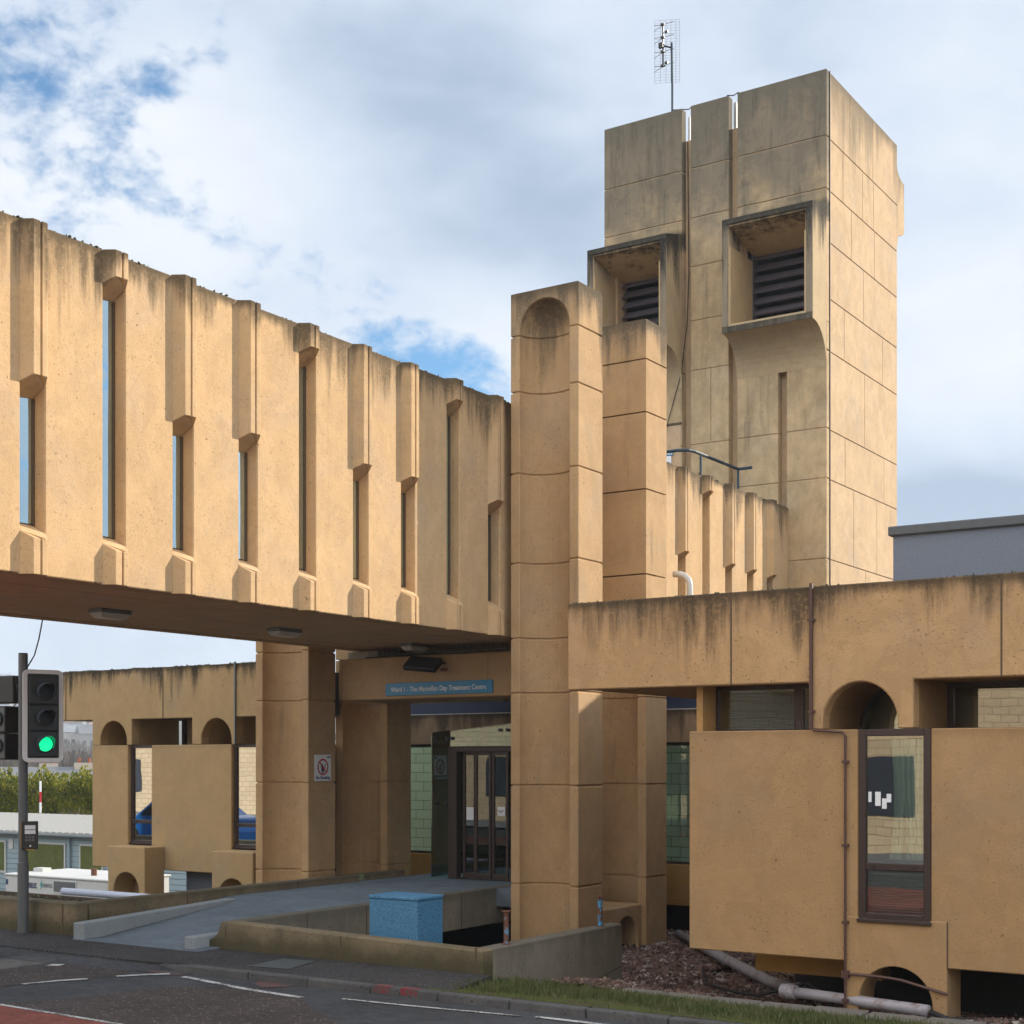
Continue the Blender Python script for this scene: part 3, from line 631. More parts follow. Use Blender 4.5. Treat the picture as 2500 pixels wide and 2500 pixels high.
def no_smoking(t,cx,cy,cz,rad):
    # +x facing panel: ring, slash, cigarette, hand
    n=40; X=cx
    ring=MB(); a=[ring.bm.verts.new((X,cy+rad*math.cos(2*math.pi*i/n),cz+rad*math.sin(2*math.pi*i/n))) for i in range(n)]; b=[ring.bm.verts.new((X,cy+rad*.80*math.cos(2*math.pi*i/n),cz+rad*.80*math.sin(2*math.pi*i/n))) for i in range(n)]
    for i in range(n): j=(i+1)%n; ring.bm.faces.new((a[i],a[j],b[j],b[i]))
    d=Vector((0,.707,-.707)); q=Vector((0,.707,.707)); c=Vector((X+.0006,cy,cz)); w=rad*.09; r=rad*.9
    ring.poly([c-d*r-q*w,c+d*r-q*w,c+d*r+q*w,c-d*r+q*w],[(0,1,2,3)]); ring.build('prohibition_ring',M_red,t)
    h=MB(); x=X-.0008
    h.poly([(x,cy+rad*.02,cz-rad*.42),(x,cy+rad*.12,cz-rad*.50),(x,cy+rad*.62,cz+rad*.35),(x,cy+rad*.50,cz+rad*.43)],[(0,1,2,3)])
    h.poly([(x,cy-rad*.12,cz-rad*.72),(x,cy+rad*.14,cz-rad*.72),(x,cy+rad*.20,cz-rad*.3),(x,cy-rad*.05,cz-rad*.1),(x,cy-rad*.30,cz-rad*.28)],[(0,1,2,3,4)])
    h.poly([(x,cy-rad*.30,cz-rad*.2),(x,cy-rad*.22,cz-rad*.25),(x,cy-rad*.36,cz+rad*.35),(x,cy-rad*.45,cz+rad*.30)],[(0,1,2,3)])
    h.poly([(x,cy-rad*.10,cz-rad*.1),(x,cy-rad*.02,cz-rad*.1),(x,cy-rad*.06,cz+rad*.45),(x,cy-rad*.16,cz+rad*.42)],[(0,1,2,3)])
    h.build('hand_and_cigarette',M_text,t)
ns=thing('no_smoking_sign',(-16.75,19.36,2.3),'white no smoking sign with a red ring on the left pillar','sign')
MB().box(-16.748,-16.738,19.15,19.59,2.115,2.575).build('board',M_signw,ns,bevel=.002)
no_smoking(ns,-16.7372,19.37,2.36,.145)
text('lettering','No Smoking',.088,(-16.7372,19.37,2.145),'+x',M_text,ns,'CENTER',squash=.86)
text('corner_lettering','NHS',.052,(-16.7372,19.475,2.515),'+x',M_text,ns)
# floodlight
fl=thing('floodlight',(-14.6,19.75,4.1),'black tilted floodlight mounted above the blue ward sign','floodlight')
mb=MB().box(-.32,.32,-.16,.16,-.05,.05); Mx=Matrix.Translation((-14.68,19.55,4.10))@Matrix.Rotation(R(40),4,'X')@Matrix.Rotation(R(8),4,'Y'); mb.xf(Mx).build('body',M_black,fl,bevel=.02)
MB().box(-.24,.24,-.11,.11,-.062,-.052).xf(Mx).build('glass_front',M_lamp,fl)
MB().box(-14.98,-14.94,19.56,19.80,4.10,4.14).box(-14.42,-14.38,19.56,19.80,4.10,4.14).build('bracket',M_black,fl)
MB().tube([(-14.36,19.62,4.0),(-14.26,19.66,4.0)],.03,8).build('sensor',M_rusty,fl)
# ================= BUILDINGS =================
def venetian(x0,x1,y,z0,z1,parent,mat=M_blind,tilt=.010,step=.028):
    mb=MB(); z=z0
    while z<z1: mb.poly([(x0,y-.010,z-tilt*.6),(x1,y-.010,z-tilt*.6),(x1,y+.012,z+tilt*.6),(x0,y+.012,z+tilt*.6)],[(0,1,2,3)]); z+=step
    for x in (x0+.07*(x1-x0)+.02,x1-.07*(x1-x0)-.02): mb.box(x-.002,x+.002,y-.014,y-.012,z0,z1)
    mb.box(x0,x1,y-.015,y+.015,z1,z1+.03); return mb.build('venetian_blind',mat,parent)
def tall_window(x0,x1,y,z0,z1,zm,parent,blind=True,fr=.075,dep=.09,mat=None):
    mb=MB(); mb.box(x0,x0+fr,y,y+dep,z0,z1).box(x1-fr,x1,y,y+dep,z0,z1).box(x0+fr,x1-fr,y,y+dep,z0,z0+fr).box(x0+fr,x1-fr,y,y+dep,z1-fr,z1).box(x0+fr,x1-fr,y,y+dep,zm-.045,zm+.03)
    mb.box(x0-.012,x1+.012,y-.03,y+.0,z0-.025,z0+.012)
    f=mb.build('window_frame',M_brown,parent,bevel=.006)
    for a,b in((z0+fr,zm-.045),(zm+.03,z1-fr)):
        g=MB(); g.poly([(x0+fr,y+.04,a),(x1-fr,y+.04,a),(x1-fr,y+.04,b),(x0+fr,y+.04,b)],[(0,1,2,3)]); g.build('pane',mat or M_glass,f)
    for hx in (x0+fr+.07,x1-fr-.12): MB().box(hx,hx+.05,y-.012,y,zm-.012,zm+.004).build('handle',M_black,f)
    if blind:  # pale folded sheets added to stand in for reflections in the glass
        cm=MATS.get('curtain_fabric') or plain('curtain_fabric',(.50,.53,.43),.8,var=.15)
        for ca,cb,sw in ((x0+fr+.16,x0+fr+.34,.10),(x0+fr+.33,x1-fr-.02,-.07)):
            mb=MB(); nx,nz=34,14; g=[]
            for k in range(nz+1):
                t=k/nz; zz=zm+.06+(z1-fr-.03-zm-.06)*t; pin=.62+.38*abs(t-.25)**.7; row=[]
                for h in range(nx+1):
                    u=h/nx; xx=(ca+cb)/2+(u-.5)*(cb-ca)*pin+sw*math.sin(t*2.6)*.5; row.append(mb.bm.verts.new((xx,y+.24+.035*math.sin(u*21+t*1.5)+.02*math.sin(u*47+t*4),zz)))
                g.append(row)
            for k in range(nz):
                for h in range(nx): mb.bm.faces.new((g[k][h],g[k][h+1],g[k+1][h+1],g[k+1][h]))
            mb.build('curtain',cm,f,smooth=True)
    if blind: venetian(x0+fr+.01,x1-fr-.01,y+.13,z0+fr+.02,zm-.10,f)
    return f
def right_building():
    b=thing('clinic_building',(-6,15,0),'low tan concrete clinic wing with stained parapet, arches and brown window','building')
    Y=15.0; XL=-9.07; XR=10.0; ZT,ZB,PT,PB=4.37,3.32,2.80,.30
    segs=[]; jx=[XL,PY(1785,0,Y).x,PY(2445,0,Y).x,-1.3,.8,3.6,6.6,XR]
    acx,ar=-5.41,.42
    def open_(xa,xb,cuts):
        # outline of a parapet length whose lower edge steps down to the panel between openings
        pts=[(xa,ZT)]
        return pts
    # lower edge path from left to right
    path=[(XL,ZB)]
    piers=[(PY(1974,0,Y).x,-4.84,acx)]   # pier start, end, arch centre
    x=piers[0][0]; k=0
    pr=[]
    while x<XR-3: pr.append((x,x+1.02+.14,x-(piers[0][0])+acx)); x+=2.95
    for a,e,c in pr:
        path+=[(a,ZB),(a,PT+.004)]+[(c-ar*math.cos(math.pi*i/20),2.86+ar*1.08*math.sin(math.pi*i/20)) if 0<i<20 else (c+(-ar if i==0 else ar),PT+.004) for i in range(21)]+[(e,PT+.004),(e,ZB)]
    path+=[(XR,ZB)]
    full=[(p,q) for p,q in path]
    mb=MB(); mb.prism([(XL,ZT)]+full+[(XR,ZT)],Y,Y+.22,'y')
    o=mb.build('parapet',M_para,b,bevel=.014)
    jm=MB()
    for x in jx[1:-1]: jm.box(x-.009,x+.009,Y-.004,Y+.0,ZB+.0 if not any(a<x<e for a,e,c in pr) else PT+.0,ZT)
    jm.build('joint_strip',M_joint,b)
    # roof slab behind, left return
    MB().box(XL+.001,XR,Y+.221,Y+9.3,ZB+.02,ZT-.25).build('roof',M_para,b,bevel=.01)
    MB().box(XL+.001,XL+.2,Y+.222,Y+9.3,ZT-.249,ZT-.002).build('side_parapet',M_para,b)
    MB().box(XL+.21,XR-.01,Y+.23,Y+9.2,ZT-.248,ZT-.20).build('roof_felt',M_cap,b)
    # piers through to the glazing line (arch tunnel linings)
    yg=16.2
    for a,e,c in pr:
        mb=MB(); mb.prism([(a,ZB+.015),(a,PT+.006),(c-ar,PT+.006)]+[(c-ar*math.cos(math.pi*i/20),2.86+ar*1.08*math.sin(math.pi*i/20)) for i in range(1,20)]+[(c+ar,PT+.006),(e,PT+.006),(e,ZB+.015)],Y+.221,yg+.3,'y'); mb.build('arched_pier',M_panel,b)
        gm=MB(); gm.prism([(c-ar+.02,PT+.01)]+[(c-(ar-.02)*math.cos(math.pi*i/16),2.86+(ar*1.08-.02)*math.sin(math.pi*i/16)) for i in range(1,16)]+[(c+ar-.02,PT+.01)],yg,yg+.01,'y'); gm.build('arch_pane',M_glass,b)
        am=MB(); 
        P=[(c-ar*math.cos(math.pi*i/16),2.86+ar*1.08*math.sin(math.pi*i/16)) for i in range(17)]; Q=[(c-(ar-.035)*math.cos(math.pi*i/16),2.86+(ar*1.08-.035)*math.sin(math.pi*i/16)) for i in range(17)]
        for i in range(16): am.prism([P[i],P[i+1],Q[i+1],Q[i]],yg-.03,yg+.03,'y')
        am.build('arch_frame',M_brown,b)
    # clerestory strips
    ops=[(-7.40,pr[0][0])]+[(pr[i][1],pr[i+1][0]) for i in range(len(pr)-1)]
    for i,(a,e) in enumerate(ops):
        yy=Y+.55 if i==0 else yg
        f=MB().box(a,a+.07,yy,yy+.07,PT,ZB+.02).box(e-.05,e,yy,yy+.07,PT,ZB+.02).box(a+.07,e-.05,yy,yy+.07,ZB-.035,ZB+.02).box(a+.07,e-.05,yy,yy+.07,PT,PT+.03)
        if i==0: f.box(a+1.02,a+1.13,yy,yy+.07,PT+.03,ZB-.035)
        f=f.build('clerestory_frame',M_brown,b); g=MB(); g.poly([(a+.07,yy+.03,PT+.03),(e-.05,yy+.03,PT+.03),(e-.05,yy+.03,ZB-.035),(a+.07,yy+.03,ZB-.035)],[(0,1,2,3)]); g.build('pane',M_glass,f)
        if i==0: venetian(a+.14,a+.98,yy+.14,PT+.04,ZB-.06,f)
    # bird spikes on the ledge
    sp=MB()
    for i in range(70):
        x=-6.9+i*.03
        if x>pr[0][0]: break
        sp.tube([(x,15.1,PT),(x+random.uniform(-.02,.02),15.08+random.uniform(-.03,.03),PT+.10)],.0018,4,False)
    sp.build('bird_spikes',M_steel,b)
    # panels and windows per bay
    xl=PY(1682,0,Y).x
    w0,w1=PY(2096,0,Y).x,PY(2272,0,Y).x
    xx=xl; pan=[]; n=0
    while True:
        a=w0+2.95*n; e=w1+2.95*n
        pan.append((xx,min(a,XR))); 
        if a>XR-1: break
        tall_window(a,e,Y-.006,.76,PT,1.34,b)
        xx=e; n+=1
    for k,(a,e) in enumerate(pan):
        mb=MB().box(a,e-.004,Y+.004,Y+.26,PB,PT); mb.build('wall_panel',M_panel,b,bevel=.012)
    for k in range(n):
        fx0,fx1=-5.57+2.95*k,-4.47+2.95*k; c=(fx0+fx1)/2; 
        cut=MB()
        mb=MB(); r=.40; mb.prism([(fx0,.785),(fx0,-1.0),(c-r,-1.0)]+[(c-r*math.cos(math.pi*i/20),-.12+r*math.sin(math.pi*i/20)) for i in range(21)]+[(c+r,-1.0),(fx1,-1.0),(fx1,.785)],Y-.004,Y+.50,'y')
        mb.build('arched_foot',M_panel,b,bevel=.008)
        MB().box(fx0-.010,fx0,Y-.002,Y+.003,PB,.785).build('joint_line',M_joint,b); MB().box(fx1,fx1+.012,Y-.002,Y+.003,PB,.785).build('joint_line',M_joint,b)
    # bay side, bay roof ledge, floor, rooms
    MB().box(xl,xl+.22,Y+.261,24,PB,PT).build('end_wall',M_panel,b)
    MB().box(xl+.0,-7.36,15.2,24,PT+.001,ZB+.015).build('end_wall_upper',M_orange,b)
    MB().box(xl+.221,XR,Y+.262,yg+.29,PT-.10,PT-.004).build('bay_ledge',M_panel,b)
    MB().box(xl+.222,XR,Y+.263,24,PB+.004,PB+.16).build('floor_slab',M_panel,b)
    MB().box(xl+.223,XR,19.6,19.8,PB+.165,ZB+.01).build('room_wall',M_inner,b)
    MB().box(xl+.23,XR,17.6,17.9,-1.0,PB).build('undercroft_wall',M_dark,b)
    MB().box(-7.14,-5.58,16.2,16.5,-.07,PB).build('footing_stub',M_orange,b)
    MB().box(XR-.2,XR,Y+.264,24,PB,ZB).build('far_end_wall',M_panel,b)
    mo=MB()
    for i in range(1100):
        x=random.uniform(XL,1.5)
        if math.sin(x*4.1)+math.sin(x*9.7+1)<random.uniform(-1.2,1.8): continue
        stone(mo,Vector((x,Y+random.uniform(.01,.2),ZT+random.uniform(-.004,.006))),random.choice((.008,.013,.02)))
    m=mo.build('moss',M_moss,b); m['kind']='stuff'
    # papers on the window
    MB().box(w0+.10,w0+.135,Y+.025,Y+.027,2.02,2.13).box(w0+.175,w0+.235,Y+.025,Y+.027,1.98,2.13).box(w0+.25,w0+.30,Y+.025,Y+.027,1.95,2.06).box(w0+.30,w0+.35,Y+.025,Y+.027,2.02,2.11).build('notice',M_signw,b)
    # downpipes
    xp=PY(1984,0,Y).x; px2=PY(2069,0,Y).x-.01; yp=Y-.04
    d=MB(); d.box(xp-.017,xp+.017,yp-.02,yp+.014,PT+.02,ZT+.03)
    d.tube([(xp,yp,PT+.03),(xp+.03,yp,PT-.005),(px2-.03,yp,PT-.03),(px2,yp,PT-.07),(px2,yp,-.25)],.0145,10)
    for z in (4.0,3.0): d.box(xp-.034,xp+.034,yp-.03,yp+.035,z-.012,z+.012)
    for z in (2.45,1.55,.72,-.12): d.box(px2-.032,px2+.032,yp-.024,yp+.035,z-.015,z+.015)
    d.build('downpipe',M_brownp,b)
    pts=[(px2,yp,.10),(-5.1,yp,.135),(-4.9,yp,.11),(-4.45,yp,.09)]
    d=MB().tube([(px2,yp-.0,.17),(-5.15,yp,.165),(-4.95,yp,.15),(-4.45,yp,.04)],.016,8).box(px2-.035,px2+.04,yp-.03,yp+.03,.12,.2); d.build('cross_pipe',M_brownp,b)
    return b
right_building()
def left_building():
    b=thing('ward_building',(-22,20.3,-1.6),'low tan concrete ward wing with black streaked parapet behind the traffic light','building')
    Y=20.3; ZT,ZB,PT,PB=4.35,3.32,2.79,.28; XL=-25.4; XR=-17.9
    arches=[(-23.2,.40,-23.84,-22.65),(-20.27,.41,-20.93,-19.75)]
    path=[(XL,ZB)]
    for c,r,a,e in arches:
        path+=[(a,ZB),(a,PT+.003),(c-r,PT+.003)]+[(c-r*math.cos(math.pi*i/20),2.86+r*1.08*math.sin(math.pi*i/20)) for i in range(1,20)]+[(c+r,PT+.003),(e,PT+.003),(e,ZB)]
    path+=[(XR,ZB)]
    MB().prism([(XL,ZT)]+path+[(XR,ZT)],Y,Y+.22,'y').build('parapet',M_paral,b,bevel=.012)
    jm=MB()
    for px in (161,398,): x=PY(px,0,Y).x; jm.box(x-.012,x+.012,Y-.005,Y,ZB,ZT)
    jm.build('joint_strip',M_joint,b)
    MB().box(XL+.0,XR,Y+.221,Y+2.0,ZB+.02,ZT-.2).build('roof',M_cap,b)
    for c,r,a,e in arches:
        MB().prism([(a,ZB+.015),(a,PT+.004),(c-r,PT+.004)]+[(c-r*math.cos(math.pi*i/20),2.86+r*1.08*math.sin(math.pi*i/20)) for i in range(1,20)]+[(c+r,PT+.004),(e,PT+.004),(e,ZB+.015)],Y+.221,Y+1.3,'y').build('arched_pier',M_panel2,b)
        MB().box(c-r-.01,c+r+.01,Y+1.3,Y+1.4,PT,ZB).build('arch_infill',M_panel2,b)
    MB().box(-22.3,-20.93,Y+1.2,Y+1.4,PT-.2,ZB+.019).build('clerestory_wall',M_panel2,b)
    MB().box(-22.36,-22.30,Y+1.1,Y+1.2,PT,ZB+.01).build('clerestory_frame',M_brown,b); MB().box(-19.7,-19.6,Y+1.1,Y+1.2,PT,ZB+.01).build('clerestory_frame',M_brown,b)
    for k,(a,e) in enumerate(((-23.84,-22.76),(-22.07,-19.86),(-19.17,-18.0))):
        MB().box(a,e,Y-.002,Y+.26,PB,PT-.002).build('wall_panel',M_panel2,b,bevel=.012)
    MB().box(-23.84,-18.0,Y+.262,Y+1.35,PT-.12,PT-.006).build('bay_ledge',M_panel2,b)
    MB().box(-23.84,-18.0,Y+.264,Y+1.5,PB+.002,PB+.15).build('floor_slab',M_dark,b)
    MB().box(-23.84,-23.6,Y+.27,Y+1.5,PB+.16,PT-.13).build('end_wall',M_panel2,b)
    MB().box(-23.59,-18.0,Y+1.36,Y+1.5,PB+.16,PT-.13).build('room_wall',M_inner,b)
    for a,e in ((-22.755,-22.075),(-19.855,-19.175)): tall_window(a,e,Y+.07,.80,PT-.005,1.24,b,blind=False,fr=.055,mat=glass('mirror_glass',(.5,.6,.6),.45,wav=.03) if 'mirror_glass' not in MATS else MATS['mirror_glass'])
    for fx0,fx1 in((-22.76,-21.69),(-19.86,-18.79)):
        c=(fx0+fx1)/2-.0; r=.36
        MB().prism([(fx0,.76),(fx0,-1.6),(c-r,-1.6)]+[(c-r*math.cos(math.pi*i/20),-.11+r*math.sin(math.pi*i/20)) for i in range(21)]+[(c+r,-1.6),(fx1,-1.6),(fx1,.76)],19.77,Y-.004,'y').build('arched_foot',M_panel2,b,bevel=.015)
        MB().box(c-r-.02,c+r+.02,Y-.0,Y+.1,-1.6,.279).build('foot_infill',M_panel2,b)
    MB().box(-21.6,-18.9,Y+.5,Y+.55,-1.6,PB).build('undercroft_board',M_bluegrey,b)
    mo=MB()
    for i in range(900):
        x=random.uniform(XL,XR)
        if math.sin(x*4.1)+math.sin(x*9.7+1)<random.uniform(-1.2,1.8): continue
        stone(mo,Vector((x,Y+random.uniform(.01,.2),ZT+random.uniform(-.004,.01))),random.choice((.01,.02,.03)))
    m=mo.build('moss',M_moss,b); m['kind']='stuff'
    xp=PY(576,0,Y).x; MB().box(xp-.015,xp+.015,Y-.04,Y-.005,PT,ZT+.03).box(xp-.025,xp+.025,Y-.045,Y-.004,3.98,4.0).box(xp-.025,xp+.025,Y-.045,Y-.004,3.1,3.12).build('downpipe',M_steel,b)
left_building()
def entrance_building():
    b=thing('entrance_building',(-13,24,0),'tan pebbledashed entrance wing set back in the courtyard behind the glass doors','building')
    Y=24.0
    MB().box(-20,-9.3,Y,Y+.25,2.81,3.42).build('parapet',M_peb,b,bevel=.01)
    MB().box(-20,-9.3,Y+.10,Y+.3,3.421,3.66).build('navy_fascia',M_navy,b)
    MB().box(-20,-9.3,Y+.0,Y+.09,3.421,3.438).build('flashing',M_whitew,b)
    MB().box(-20,-9.3,Y+.31,Y+.5,3.3,3.85).build('upper_wall',M_peb,b)
    MB().box(-20,-9.3,Y+.003,Y+.25,-.07,.55).build('lower_wall',M_orange,b,bevel=.01)
    MB().box(-20,-9.3,Y-.04,Y+.25,-.2,-.073).build('plinth',M_orange,b)
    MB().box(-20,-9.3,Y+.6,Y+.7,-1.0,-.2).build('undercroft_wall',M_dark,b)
    MB().box(-11.1,-9.0,24.6,28,3.3,5.45).build('plant_room',M_peb,b)  # added block hidden from view, sized to shade the pavement
    f=MB().box(-20,-9.3,Y+.05,Y+.13,2.75,2.809).box(-20,-9.3,Y+.05,Y+.13,.551,.60)
    for x in (-19.2,-17.4,-15.8,-12.6,-11.27,-11.12,-10.1,-9.35): f.box(x-.03,x+.03,Y+.051,Y+.129,.60,2.75)
    f=f.build('window_frame',M_brown,b); g=MB(); g.poly([(-20,Y+.09,.60),(-9.3,Y+.09,.60),(-9.3,Y+.09,2.75),(-20,Y+.09,2.75)],[(0,1,2,3)]); g.build('pane',M_gteal,f)
    MB().box(-25,-9.3,Y+.26,Y+3.5,.30,.36).build('floor',M_inner,b)
    bw=MB(); 
    MB().box(-25,-9.3,Y+3.3,Y+3.5,.36,2.9).build('rear_wall',M_block(),b)
    MB().box(-25,-9.3,Y+.27,Y+1.0,2.95,3.05).build('ceiling',M_inner,b)
    MB().box(-11.0,-10.55,Y+.14,Y+.145,1.0,2.35).build('poster',M_gteal if False else M_signw,b)
    MB().box(-11.3,-11.2,Y+1.2,Y+1.3,.36,2.6).build('inner_column',M_yel,b)
def M_block():
    if 'block_wall' in MATS: return MATS['block_wall']
    m,nt,N,L,b=newmat('block_wall'); g=N.new('ShaderNodeNewGeometry'); mp=N.new('ShaderNodeMapping'); mp.inputs['Rotation'].default_value=(R(-90),0,0); L.new(g.outputs['Position'],mp.inputs[0])
    br=N.new('ShaderNodeTexBrick'); L.new(mp.outputs[0],br.inputs['Vector']); br.inputs['Scale'].default_value=1.0; br.inputs['Brick Width'].default_value=.45; br.inputs['Row Height'].default_value=.22; br.inputs['Mortar Size'].default_value=.008
    br.inputs['Color1'].default_value=(.68,.56,.38,1); br.inputs['Color2'].default_value=(.60,.49,.33,1); br.inputs['Mortar'].default_value=(.2,.16,.1,1)
    L.new(br.outputs[0],b.inputs['Base Color']); b.inputs['Roughness'].default_value=.9; return m
entrance_building()
def chair(x,y,rz,lab):
    t=thing('waiting_chair',(x,y,.36),lab,'chair','teal waiting chairs inside the entrance'); Mz=Matrix.Translation((x,y,.36))@Matrix.Rotation(rz,4,'Z')
    MB().box(-.25,.25,-.22,.24,.40,.47).xf(Mz).build('seat',M_teal,t,bevel=.03,seg=2)
    mb=MB(); mb.prism([(-.25,.5)]+[(.25*math.cos(R(180-i*15)),.75+.22*math.sin(R(i*15))) for i in range(13)]+[(.25,.5)],-.02,.04,'y'); 
    mb.xf(Matrix.Translation((0,-.24,0))).xf(Mz).build('backrest',M_teal,t,bevel=.015)
    for sx in (-.24,.24):
        for sy in(-.2,.2): MB().tube([(sx,sy,.0),(sx*.9,sy*.9,.42)],.016,6).xf(Mz).build('leg',M_wood,t)
chair(-17.05,24.55,0,'teal chair behind the glass at the far left of the entrance')
chair(-16.35,24.55,0,'teal chair behind the glass nearest the door frame')
# ---- glass porch with sliding doors
def porch():
    t=thing('glass_porch',(-14.2,21.1,.35),'teal glass porch with dark framed sliding doors at the ward entrance','porch')
    Y=21.12; x0=-15.66; x1=-12.6
    def X_(px): return PY(px,0,Y).x
    fa,fb=X_(1095),X_(1105); zt=PY(1100,1822.6,Y).z; zl=PY(1180,1835.5,Y).z
    f=MB().box(fa,fb+.10,Y-.02,Y+.12,.352,zt).box(fb+.10,x1,Y-.02,Y+.12,zl,zt).box(fb+.10,x1,Y-.0,Y+.10,.352,.375)
    f.build('door_frame',M_brown,t,bevel=.006)
    ed=[(1124,1155),(1157,1196),(1199,1238),(1240,1290)]
    for k,(a,e) in enumerate(ed):
        a,e=X_(a),X_(e); y=Y+.03+(.05 if k in(0,3) else 0)
        d=MB().box(a,a+.045,y,y+.04,.376,zl-.002).box(e-.045,e,y,y+.04,.376,zl-.002).box(a+.045,e-.045,y,y+.04,.376,.47).box(a+.045,e-.045,y,y+.04,zl-.06,zl-.002).build('sliding_door',M_brown,t)
        g=MB(); g.poly([(a+.045,y+.02,.47),(e-.045,y+.02,.47),(e-.045,y+.02,zl-.06),(a+.045,y+.02,zl-.06)],[(0,1,2,3)]); g.build('pane',M_gteal,d)
    zc0=PY(1055,1791,Y).z; zc1=zc0+ (PY(1247,1768,Y).z-zc0)/(X_(1247)-x0)*(x1-x0)
    g=MB(); g.prism([(x0,.36),(fa-.004,.36),(fa-.004,zt+.004),(x1,zt+.004),(x1,zc1),(x0,zc0)],Y-.012,Y+.0,'y'); g.build('front_glass',M_porch,t)
    g=MB(); g.box(x0-.012,x0,Y+.0,23.9,.36,zc0); g.build('side_glass',M_porch,t)
    g=MB(); g.poly([(x0,Y,zc0+.003),(x1,Y,zc1+.003),(x1,23.9,zc1-.15),(x0,23.9,zc0-.15),(x0,Y,zc0+.018),(x1,Y,zc1+.018),(x1,23.9,zc1-.135),(x0,23.9,zc0-.135)],[(0,1,2,3),(7,6,5,4),(0,4,5,1),(1,5,6,2),(2,6,7,3),(3,7,4,0)]); g.build('glass_roof',M_porch,t)
    for px,py in ((1065,1804),(1091,1803),(1104,1803),(1222,1782),(1240,1782),(1065,1961),(1090,1961)):
        p=PY(px,py,Y-.012); bm=MB().tube([(p.x,Y-.045,p.z),(p.x,Y+.02,p.z)],.03,12); bm.build('glass_bolt',M_steel if False else M_black,t)
    MB().box(X_(1134),X_(1151.5),Y+.06,Y+.064,PY(1140,2002,Y).z,PY(1140,1971,Y).z).build('notice',M_signw,t)
    n=MB().box(X_(1213),X_(1231.5),Y+.024,Y+.028,PY(1220,1992,Y).z,PY(1220,1970,Y).z).build('door_notice',M_signw,t)
    text('lettering','Automatic\n   door',.030,(X_(1214),Y+.022,PY(1220,1981,Y).z),'-y',M_text,n)
    MB().box(-13.4,x1,Y-.10,Y-.022,zl-.05,zl+.13).build('door_sensor',M_black,t,bevel=.01)
    MB().tube([(-14.6,22.9,.36),(-14.6,22.9,2.7)],.13,16).build('inner_column',M_teal,t,smooth=False)
porch()
